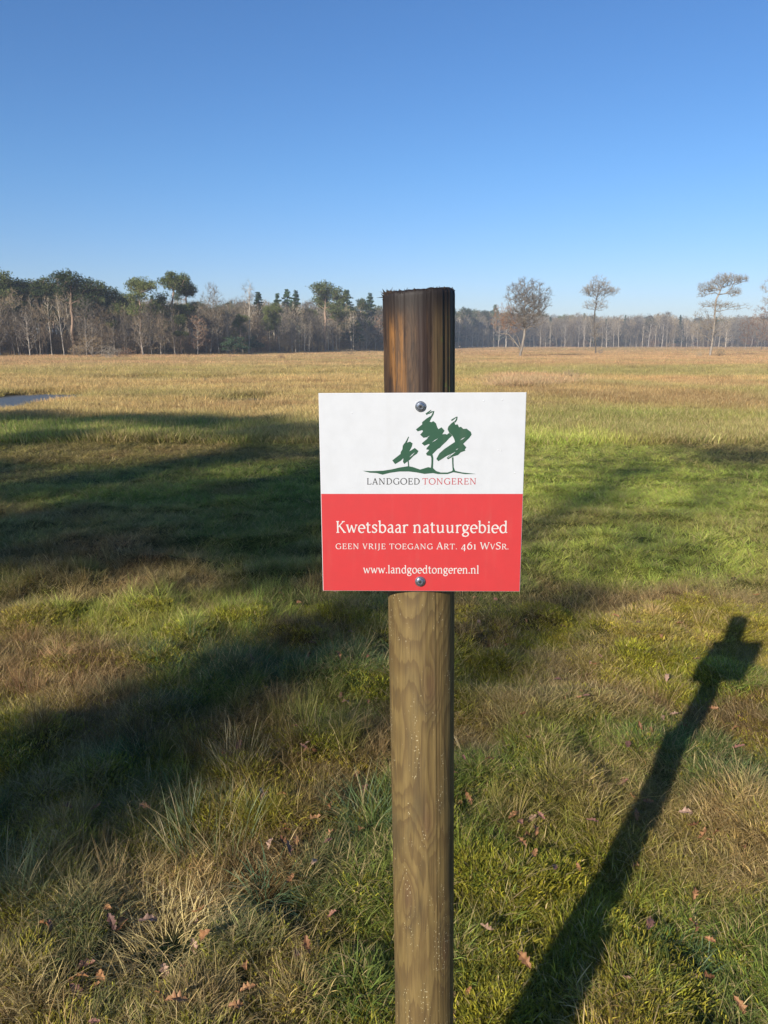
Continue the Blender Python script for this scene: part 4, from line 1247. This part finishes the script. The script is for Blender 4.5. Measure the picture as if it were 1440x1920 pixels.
# landmark trees of the left wood: (px, extra distance behind the edge, top py, kind, variant, width factor, label)
LAND = [
 (-8, 4, 500, 'pine', 0, 1.0, 'tall dark pine cut by the left edge of the picture'),
 (40, 5, 514, 'pine', 1, 1.1, 'broad dark pine second from the left edge'),
 (88, 6, 516, 'pine', 2, 1.1, 'dense flat crowned pine just left of the tallest left pine'),
 (140, 3, 503, 'pine', 3, 1.25, 'tallest broad pine of the left group with forked limbs showing'),
 (183, 7, 524, 'pine', 4, 1.1, 'dark pine on the right shoulder of the tallest left pine'),
 (222, 6, 533, 'pine', 5, 0.9, 'lower round pine crown in the dip of the left skyline'),
 (266, 2, 510, 'pine', 1, 1.0, 'loose green pine with a slanting top and a straight bare stem'),
 (330, 4, 503, 'pine', 2, 1.0, 'tall pine with the ragged crown above the russet oak'),
 (358, 7, 510, 'pine', 0, 0.7, 'narrow leaning pine crown right beside the tall ragged pine'),
 (395, 0, 523, 'bare', 2, 0.7, 'tall bare tree with thin upright branches above the wood'),
 (467, 2, 522, 'slender', 1, 1.0, 'pale bare tree standing above the middle of the left wood'),
 (610, 0, 524, 'pine', 3, 1.15, 'big round topped pine nearest the post on a cluster of pale stems'),
 (520, 1, 566, 'pine', 4, 0.8, 'small pine with a straight pale stem left of the round topped pine'),
 (502, 2, 570, 'pine', 5, 0.7, 'thin pale stemmed pine next to the small straight pine'),
 (651, 12, 543, 'spruce', 0, 1.1, 'pointed spruce right behind the round topped pine'),
 (541, 14, 541, 'spruce', 1, 0.9, 'highest spruce point left of the round topped pine'),
 (558, 16, 545, 'spruce', 2, 0.9, 'spruce point between the highest one and the round pine'),
 (523, 15, 549, 'spruce', 0, 0.9, 'left one of the three spruce points on the skyline'),
 (488, 18, 546, 'spruce', 1, 1.0, 'grey green spruce behind the pale bare tree'),
 (695, 10, 550, 'spruce', 2, 1.0, 'spruce point just left of the post'),
 (676, 12, 556, 'pine', 2, 0.8, 'green pine top between the two spruces near the post'),
 (371, -2, 585, 'russet', 0, 1.1, 'russet oak with dead leaves in front of the left wood'),
 (712, -6, 583, 'russet', 1, 1.1, 'light brown tree immediately left of the post'),
 (285, -1, 560, 'bare', 1, 0.9, 'leaning bare tree with a dark bent trunk before the pines'),
 (57, -2, 570, 'bare', 3, 1.1, 'pale forked bare tree at the far left of the wood edge'),
 (412, -2, 568, 'bare', 5, 0.8, 'bare tree with a pale leaning trunk left of the evergreen bush'),
 (580, -1, 600, 'slender', 2, 1.2, 'short pale forked tree below the spruces'),
 (662, -2, 580, 'slender', 0, 0.9, 'single straight pale stem right of the round topped pine'),
 (905, 0, 590, 'bare', 0, 0.8, 'pale trunked bare tree just right of the post at the far wood'),
 (870, 6, 574, 'pine', 3, 0.9, 'dark pine top directly right of the post'),
 (926, 8, 570, 'spruce', 1, 0.9, 'pointed conifer left of the domed bare tree'),
]
pg = np.random.default_rng(123)
for (px, dd, py, kind, var, sx, lab) in LAND:
    d = itp(EDGE, px) + dd
    plant({'pine': 'pine_tree', 'bare': 'bare_tree', 'slender': 'bare_tree', 'russet': 'oak_tree', 'spruce': 'spruce_tree'}[kind], kind, var, x_at(px, d), d, height_for(py, d) * (1.0 if kind != 'pine' else 1.0), lab, 'tree', sx=sx * {'pine': 1.08, 'spruce': 1.6}.get(kind, 1.0))

# the rest of the wood edge, tree by tree
def fill_wood():
    n_b = n_p = 0
    for row in range(7):
        px = -95 + row * 3
        while px < 735:
            d = itp(EDGE, px) + row * (2.6 if row < 4 else 3.6) + pg.uniform(-1, 1)
            top = itp(SKYL, px) + pg.uniform(2, 26) + (24 if row == 0 else 8 if row == 1 else 0)
            r_ = pg.random()
            pinep = (0.06 if row < 2 else 0.5) if px < 260 else (0.05 if row < 2 else 0.22)
            kind = 'pine' if r_ < pinep else ('spruce' if (r_ > 0.93 and row > 3) else ('slender' if pg.random() < 0.4 else 'bare'))
            step_m = {'pine': 3.1, 'spruce': 3.2}.get(kind, 2.6) * pg.uniform(0.7, 1.35)
            x = x_at(px, d); h = height_for(top, d)
            nm = {'pine': 'pine_tree', 'bare': 'bare_tree', 'slender': 'bare_tree', 'spruce': 'spruce_tree'}[kind]
            if row < 5:
                yield (nm, kind, int(pg.integers(0, 9)), x, d, h, (row, px))
            else:
                yield (nm, kind, int(pg.integers(0, 9)), x, d, h, None)
            px += step_m / d * FPX * 1.02
extra_wood = []
cnts = {}; serial = {}
ORD = ['first', 'second', 'third', 'fourth', 'fifth', 'sixth', 'seventh', 'eighth', 'ninth', 'tenth', 'eleventh', 'twelfth', 'thirteenth', 'fourteenth', 'fifteenth', 'sixteenth', 'seventeenth', 'eighteenth', 'nineteenth', 'twentieth']
SEG = [(40, 'near the left edge'), (140, 'left of the tallest pine'), (266, 'right of the tallest pine'), (330, 'left of the ragged pine'),
       (467, 'right of the ragged pine'), (610, 'left of the round topped pine'), (9999, 'right of the round topped pine')]
SEGR = [(860, 'hidden close behind the sign post'), (975, 'between the sign post and the domed tree'), (1122, 'between the domed and curved trees'), (1336, 'between the curved and flat topped trees'), (9999, 'right of the flat topped tree')]
def which(px, seg, head):
    place = [t_ for a, t_ in seg if px < a][0]
    k = serial[(place, head)] = serial.get((place, head), 0) + 1
    return (ORD[k - 1] if k <= 20 else 'last') + ' ' + head + ' from the left ' + place
for (nm, kind, var, x, d, h, single) in fill_wood():
    cnts[nm] = cnts.get(nm, 0) + 1
    if single and cnts[nm] <= 215:
        rw = ['front row', 'second row', 'third row', 'fourth row', 'fifth row'][single[0]]
        lab = which(single[1], SEG, rw + ' ' + {'pine_tree': 'pine', 'bare_tree': 'leafless tree', 'spruce_tree': 'spruce'}[nm])
        plant(nm, kind, var, x, d, h, lab, 'tree', {'pine_tree': 'pines of the left wood', 'bare_tree': 'leafless trees of the left wood', 'spruce_tree': 'spruces of the left wood'}[nm], sx=pg.uniform(0.85, 1.15))
    else:
        extra_wood.append((kind, var, x, d, h))
# far wood on the right: front trees one by one
px = 745.0
while px < 1500:
    d = itp(EDGE, px) + pg.uniform(-3, 3)
    top = itp(SKYL, px) + pg.uniform(2, 14)
    kind = 'slender' if pg.random() < 0.35 else 'bare'
    plant('bare_tree', kind, int(pg.integers(0, 9)), x_at(px, d), d, height_for(top, d), which(px, SEGR, 'hazy far leafless tree'), 'tree', 'front trees of the far wood', sx=pg.uniform(1.0, 1.3))
    px += pg.uniform(8, 15)
# behind them: one mass
for row in range(1, 9):
    px = 735.0 + row
    while px < 1560:
        d = itp(EDGE, px) + row * 7 + pg.uniform(-3, 3)
        top = itp(SKYL, px) + pg.uniform(-2, 12)
        pr = 0.5 if px < 960 else 0.10
        kind = 'pine' if pg.random() < pr * 0.7 else ('spruce' if pg.random() < pr * 0.4 else 'bare')
        extra_wood.append((kind, int(pg.integers(0, 9)), x_at(px, d), d, height_for(top, d)))
        px += pg.uniform(6, 12)
for row in range(7):
    px = -180.0
    while px < 760:
        d = itp(EDGE, px) + 26 + row * 5 + pg.uniform(-2, 2)
        top = itp(SKYL, px) + pg.uniform(2, 22)
        kind = 'pine' if pg.random() < (0.45 if px < 260 else 0.2) else ('spruce' if pg.random() < 0.12 else 'bare')
        extra_wood.append((kind, int(pg.integers(0, 9)), x_at(px, d), d, height_for(top, d)))
        px += 3.6 * pg.uniform(0.7, 1.3) / d * FPX
tree_kinds = ['pine', 'bare', 'slender', 'spruce']
src = []; off = {}
for k in tree_kinds:
    off[k] = len(src)
    for i, (tm, cm) in enumerate(PROTO[k]):
        # one mesh with both materials
        def grab(me):
            v = np.empty(len(me.vertices) * 3, np.float32); me.vertices.foreach_get('co', v)
            l = np.empty(len(me.loops), np.int32); me.loops.foreach_get('vertex_index', l)
            s = np.empty(len(me.polygons), np.int32); me.polygons.foreach_get('loop_total', s)
            return v.reshape(-1, 3), l, s
        v1, l1, s1 = grab(tm); v2, l2, s2 = grab(cm)
        me = fast_mesh('wood_tree', np.concatenate([v1, v2]), np.concatenate([l1, l2 + len(v1)]), np.concatenate([s1, s2]), [tm.materials[0], cm.materials[0]], fm=[0] * len(s1) + [1] * len(s2))
        src.append(bpy.data.objects.new('wood_tree_%03d' % len(src), me))
wood_src = source_coll('wood_tree_shapes', src)
pts = []; rot = []; scl = []; idx = []
for (kind, var, x, d, h) in extra_wood:
    pts.append((x, d, 0)); rot.append((0, 0, pg.uniform(0, 6.28))); s = h / 10.0; w = pg.uniform(0.9, 1.25)
    scl.append((s * w, s * w, s)); idx.append(off[kind] + var % len(PROTO[kind]))
tag(scatter('distant_wood', wood_src, pts, rot, scl, idx), 'hazy mass of trees filling the wood behind its edge', 'wood', kind='stuff')
# undergrowth
shr = source_coll('undergrowth_shapes', [bpy.data.objects.new('brush_%02d' % i, PROTO['shrub'][i][1]) for i in range(4)])
pts = []; rot = []; scl = []; idx = []
for _ in range(2000):
    px = pg.uniform(-160, 1540); d = itp(EDGE, px) + (pg.uniform(0, 1) ** 1.1) * 60 + 3.0
    s = pg.uniform(0.35, 1.3) * (1.0 if px < 760 else 1.4)
    pts.append((x_at(px, d), d, 0)); rot.append((0, 0, pg.uniform(0, 6.28))); scl.append((s * 1.3, s * 1.3, s)); idx.append(int(pg.choice([0, 1, 1, 3, 3, 2])))
tag(scatter('undergrowth', shr, pts, rot, scl, idx), 'brown leafless brushwood between the trunks of the wood', 'undergrowth', kind='stuff')
# pale grass fringe along the foot of the wood
pts = []
for _ in range(2600):
    px = pg.uniform(-100, 1500); d = itp(EDGE, px) + pg.uniform(-5, 3)
    pts.append((x_at(px, d), d))
P = np.array(pts)
lay('fringe_grass', farc, P, 6, pg, np.full(len(P), 3.2) * (P[:, 1] / 200) ** 0.5, None, 'tall pale grass fringe along the foot of the wood', 'grass', colfix=lambda x, y: np.broadcast_to(G_PALE * 0.95, x.shape + (3,)), zcap=1.5)
# reddish reed patch beyond the sign
P = []
for _ in range(700):
    px = pg.normal(990, 42); py = 728 - abs(pg.normal(0, 9)) - max(0, (px - 1010)) * 0.10
    if px < 905: continue
    P.append(ground_at(px, py))
lay('reed_patch', farc, np.array(P), 6, pg, 1.1, 2.2, 'pinkish tan patch of taller reed grass beyond the right corner of the sign', 'reeds', colfix=lambda x, y: np.broadcast_to(np.array((0.42, 0.28, 0.15)), x.shape + (3,)))

def gbush(name, px, py, hgt, kind, var, label, sx=1.0):
    x, y = ground_at(px, py)
    return plant(name, kind, var, x, y, hgt, label, 'bush', sx=sx)
gbush('bush', 1070, 712, 0.55, 'shrub', 1, 'small dark bush at the end of the reed patch', 1.4)
gbush('bush', 528, 676, 0.8, 'shrub', 2, 'small dark bush alone on the far meadow left of the post', 1.1)
gbush('bush', 655, 667, 1.1, 'shrub', 1, 'low dark bush at the wood foot left of the post', 2.2)
gbush('bush', 1350, 671, 1.3, 'shrub', 1, 'low brushwood around the foot of the flat topped tree', 1.3)
gbush('bush', 1312, 671, 1.0, 'shrub', 0, 'little tan bush left of the flat topped tree', 1.3)
gbush('bush', 1125, 665, 1.3, 'shrub', 3, 'low brushwood at the foot of the slender curved tree', 1.0)
gbush('bush', 175, 671, 3.0, 'shrub', 0, 'tan leafless bush on the left of the brush heap', 1.3)
gbush('bush', 150, 672, 1.8, 'shrub', 0, 'small tan bush at the left foot of the brush heap', 1.4)
gbush('brush_heap', 205, 674, 1.7, 'shrub', 3, 'grey green heap of cut branches before the left wood', 1.9)
gbush('brush_heap', 235, 673, 1.4, 'shrub', 2, 'dark purplish heap of cut branches right of the tan bush', 1.8)
for (px, py, hh, lab) in ((440, 667, 3.2, 'dark evergreen bush left half of the pair before the wood'), (474, 664, 3.6, 'dark evergreen bush right half of the pair before the wood'), (650, 659, 2.6, 'dark evergreen bush below the spruce near the post')):
    gbush('evergreen_bush', px, py, hh, 'evergreen', px, lab, 1.25)
gbush('oak_bush', 1428, 656.5, 14.5, 'russet', 0, 'large russet brown bushy tree at the right edge of the picture', 1.1)['category'] = 'tree'
gbush('oak_bush', 1398, 656.5, 10.5, 'russet', 1, 'smaller reddish brown bushy tree left of the one at the right edge', 1.1)['category'] = 'tree'

# --- the four solitary trees of the meadow
def solitary(name, px, dist, label, trunk, blobs, extra=None, seed=1, crownm=M_TWIG_GREY, barkm=M_BARK, tw=(0.6, 0.038, 8), rk=0.013, two=None, up=0.35):
    x = x_at(px, dist); z = float(height(np.array([x]), np.array([dist]))[0])
    e = empty(name, (x, dist, z)); tag(e, label, 'tree')
    tm, cm = grow(seed, trunk, blobs, 'bare', crownm=crownm, barkm=barkm, twig=tw, rk=rk, extra=extra, limb_up=up)
    obj('trunk', tm, e); obj('crown', cm, e)
    if two:
        tm2, cm2 = grow(seed + 9, trunk, two, 'bare', crownm=M_TWIG_RED, barkm=barkm, twig=(0.5, 0.03, 6), rk=rk * 0.6, limb_up=0.0)
        c2 = obj('crown', cm2, e); c2['label'] = 'russet lower left side of the crown'
    return e
U = 106 * 0.98 / FPX      # metres per photograph pixel at the first tree
solitary('bare_tree', 975, 106, 'domed bare tree with a low dead branch right of the post',
    [(0, 0, 0), (0.35, 0, 2.0), (0.55, 0.1, 4.0), (0.35, 0, 5.6), (0.6, 0, 8.2)],
    [(0.8, 0, 7.5, 3.1, 2.6, 2.6, 420), (0.6, 0, 5.2, 3.0, 2.4, 1.5, 170)], two=[(-2.2, 0, 5.0, 1.9, 1.7, 1.9, 170), (-1.0, 0.3, 4.2, 1.6, 1.4, 1.3, 90)],
    extra=[([(0.1, 0, 0.9), (-0.9, -0.2, 2.2), (-1.7, -0.2, 3.0), (-3.1, -0.3, 3.15)], [0.10, 0.08, 0.06, 0.03]), ([(-0.5, -0.1, 1.7), (-1.4, -0.3, 2.4), (-2.0, -0.3, 2.5)], [0.05, 0.04, 0.02]),
           ([(-3.1, -0.3, 3.15), (-3.5, -0.3, 3.5)], [0.03, 0.01]), ([(0.1, 0, 1.2), (-0.4, 0, 2.6), (-1.6, 0, 4.2)], [0.07, 0.05, 0.03])], seed=41, rk=0.017)
solitary('bare_tree', 1117, 138, 'slender curved bare tree with a small tufted crown',
    [(0, 0, 0), (-0.3, 0, 3.0), (-0.65, 0, 6.0), (-0.45, 0, 9.0), (0.1, 0, 12.0)],
    [(-0.1, 0, 11.1, 1.9, 1.8, 2.1, 210), (-1.9, 0, 10.6, 1.3, 1.0, 0.9, 70), (1.9, 0, 10.6, 1.4, 1.0, 0.7, 70), (-0.4, 0, 8.3, 2.3, 1.6, 1.1, 90), (-0.3, 0, 4.2, 1.3, 1.2, 2.8, 60)], seed=42, tw=(0.6, 0.035, 6), up=0.2)
solitary('bare_tree', 1331, 110, 'bare tree with a flat windswept crown and leafless lower twigs',
    [(0, 0, 0), (0.15, 0, 2.0), (0.25, 0, 5.0), (0.1, 0, 7.3), (0.8, 0, 9.5)],
    [(1.2, 0, 10.2, 2.0, 1.5, 0.9, 190), (-0.9, 0, 9.2, 1.7, 1.3, 0.8, 140), (3.2, 0, 10.4, 1.2, 0.9, 0.5, 70), (2.5, 0, 8.7, 1.1, 0.8, 0.6, 70), (-1.8, 0, 8.4, 0.7, 0.6, 0.5, 20),
     (0.2, 0, 7.0, 2.3, 1.5, 0.5, 80), (-0.4, 0, 4.4, 2.8, 2.0, 2.6, 190), (2.5, 0, 6.8, 2.6, 1.4, 0.5, 34)], seed=43, tw=(0.5, 0.026, 6), up=0.1)
solitary('bare_tree', 1446, 130, 'bare tree cut by the right edge of the picture',
    [(0, 0, 0), (0.15, 0, 3.0), (0.0, 0, 7.0), (-0.2, 0, 10.5)],
    [(-0.6, 0, 10.8, 2.0, 1.5, 1.3, 110), (-0.9, 0, 8.6, 1.7, 1.3, 0.6, 40), (0.8, 0, 9.8, 1.8, 1.3, 1.0, 60)], seed=44, tw=(0.6, 0.034, 6), up=0.1)

# --- tall trees well behind the photographer: they throw the long broken shadows over the meadow
BY = -22.8
def zf(F): return (F - BY) * 0.5166
def back_tree(c0, items, label, kind, seed, name='pine_tree', stems=None, rk=0.016, twig=(0.5, 0.03, 6)):
    """c0: where its shadow line runs; items: (line, distance, half width, half length, clumps) of the shade it gives"""
    x = c0 - 0.640 * -BY
    bl = [(c - c0, 0.0, zf(F), rc, 0.9, rf * 0.5166, int(n * (1.7 if kind == 'pine' else 1.0))) for (c, F, rc, rf, n) in items]
    zt = max(b[2] for b in bl)
    tr = [(0, 0, 0), (0.1, 0, zt * 0.35), (-0.05, 0, zt * 0.7), (bl[-1][0] * 0.3, 0, zt)]
    tm, cm = grow(seed, tr, bl, 'needle' if kind == 'pine' else 'bare', barkm=M_BARK_PINE if kind == 'pine' else M_BARK, crownm=M_NEEDLE if kind == 'pine' else M_TWIG,
                  rk=rk, twig=twig, stems=stems, tri=0.2, puff=0.5, limb_up=0.3)
    e = empty(name, (x, BY, 0)); tag(e, label, 'tree', 'trees behind the photographer')
    obj('trunk', tm, e); obj('crown', cm, e)
back_tree(-5.9, [(-6.5, 6.4, 0.6, 0.6, 12), (-6.2, 8.2, 0.9, 1.3, 26), (-4.7, 6.3, 0.55, 0.7, 8), (-5.6, 7.0, 0.6, 0.8, 8)], 'small crowned pine nearest the forked oak behind the photographer', 'pine', 931)
back_tree(-8.2, [(-8.0, 6.3, 1.0, 0.6, 20), (-8.1, 8.3, 1.2, 1.6, 38), (-9.2, 12.6, 1.1, 1.2, 14), (-7.4, 10.2, 0.9, 1.2, 18)], 'second pine left of the forked oak behind the photographer', 'pine', 932)
back_tree(-10.6, [(-10.4, 9.6, 1.3, 2.0, 40), (-11.5, 14.8, 1.4, 1.3, 20), (-9.8, 6.9, 1.0, 0.9, 26), (-10.4, 12.2, 0.9, 0.7, 12)], 'third pine left of the forked oak behind the photographer', 'pine', 933)
back_tree(-13.4, [(-12.8, 10.0, 1.4, 1.3, 36), (-14.3, 16.6, 1.6, 1.3, 28), (-12.2, 8.0, 1.1, 1.0, 26)], 'fourth pine left of the forked oak behind the photographer', 'pine', 934)
back_tree(-16.2, [(-15.6, 11.6, 1.5, 1.2, 30), (-17.2, 17.4, 1.8, 1.2, 34), (-15.2, 14.2, 0.9, 0.6, 10)], 'fifth pine left of the forked oak behind the photographer', 'pine', 935)
back_tree(-19.4, [(-18.6, 14.4, 1.6, 1.5, 34), (-20.4, 17.6, 1.8, 1.3, 34)], 'sixth pine left of the forked oak behind the photographer', 'pine', 936)
back_tree(-22.8, [(-22.0, 16.0, 1.8, 1.6, 34), (-23.6, 18.2, 1.8, 1.2, 30)], 'outermost pine left of the forked oak behind the photographer', 'pine', 937)
# the forked oak: thick twiggy stem, two limbs, loose tops
c0 = -2.95
st1 = [(0, 0, 0), (0, 0, zf(1.0)), (-0.15, 0, zf(2.6)), (-0.15, 0, zf(4.5)), (-0.15, 0, zf(7.5)), (-0.45, 0, zf(11.0))]
st2 = [(-0.02, 0, zf(1.9)), (0.6, 0, zf(3.3)), (1.02, 0, zf(4.2)), (0.92, 0, zf(6.0)), (1.05, 0, zf(8.8)), (1.2, 0, zf(12.0))]
back_tree(c0, [(-3.12, 2.6, 0.26, 1.9, 170), (-3.05, 4.7, 0.18, 0.9, 20), (-3.05, 6.4, 0.12, 1.2, 12), (-1.95, 4.0, 0.15, 0.8, 18), (-2.05, 6.4, 0.12, 1.6, 14), (-3.2, 8.7, 0.4, 1.0, 28), (-3.6, 10.9, 0.6, 0.8, 32), (-3.0, 12.7, 0.6, 0.5, 16), (-1.95, 9.2, 0.2, 0.8, 8),
               (-2.0, 12.2, 0.8, 0.6, 30), (-1.3, 6.0, 0.2, 0.6, 4)], 'tall forked oak behind the photographer with a twiggy stem', 'bare', 911, name='oak_tree', stems=[st1, st2], rk=0.018, twig=(0.3, 0.04, 7))
# stand-in post added out of view to cast the wide shadow at the bottom
def shadow_post_mesh():
    V = []; F = []
    w = 0.078
    for (z, r_) in ((-0.2, w), (1.22, w), (1.27, w * 0.86)):
        V += [(-r_, -r_, z), (r_, -r_, z), (r_, r_, z), (-r_, r_, z)]
    for i in range(2):
        for k in range(4): F.append((i * 4 + k, i * 4 + (k + 1) % 4, (i + 1) * 4 + (k + 1) % 4, (i + 1) * 4 + k))
    F.append((8, 9, 10, 11))
    return new_mesh('shadow_post', V, F, [M_FIBRE])
e = obj('shadow_post', shadow_post_mesh(), loc=(-0.905, -0.38, 0)); e.rotation_euler = (0, 0, R(-32))
tag(e, 'unseen square post added left of the photographer to cast the wide shadow', 'post')

# ------------------------------------------------------------------ haze
hz = bpy.data.materials.new('haze_air'); hz.use_nodes = True
n = hz.node_tree.nodes; n.clear()
pv = n.new('ShaderNodeVolumePrincipled'); oo = n.new('ShaderNodeOutputMaterial')
pv.inputs['Color'].default_value = (0.78, 0.88, 1.0, 1); pv.inputs['Density'].default_value = 0.0006; pv.inputs['Anisotropy'].default_value = 0.0
hz.node_tree.links.new(pv.outputs[0], oo.inputs['Volume'])
def box(name, lo, hi, m):
    V = [(x, y, z) for z in (lo[2], hi[2]) for (x, y) in ((lo[0], lo[1]), (hi[0], lo[1]), (hi[0], hi[1]), (lo[0], hi[1]))]
    F = [(3, 2, 1, 0), (4, 5, 6, 7), (0, 1, 5, 4), (1, 2, 6, 5), (2, 3, 7, 6), (3, 0, 4, 7)]
    return new_mesh(name, V, F, [m])
tag(obj('haze', box('haze', (-2600, -420, -1.2), (2600, 4600, 24.0), hz)), kind='stuff')
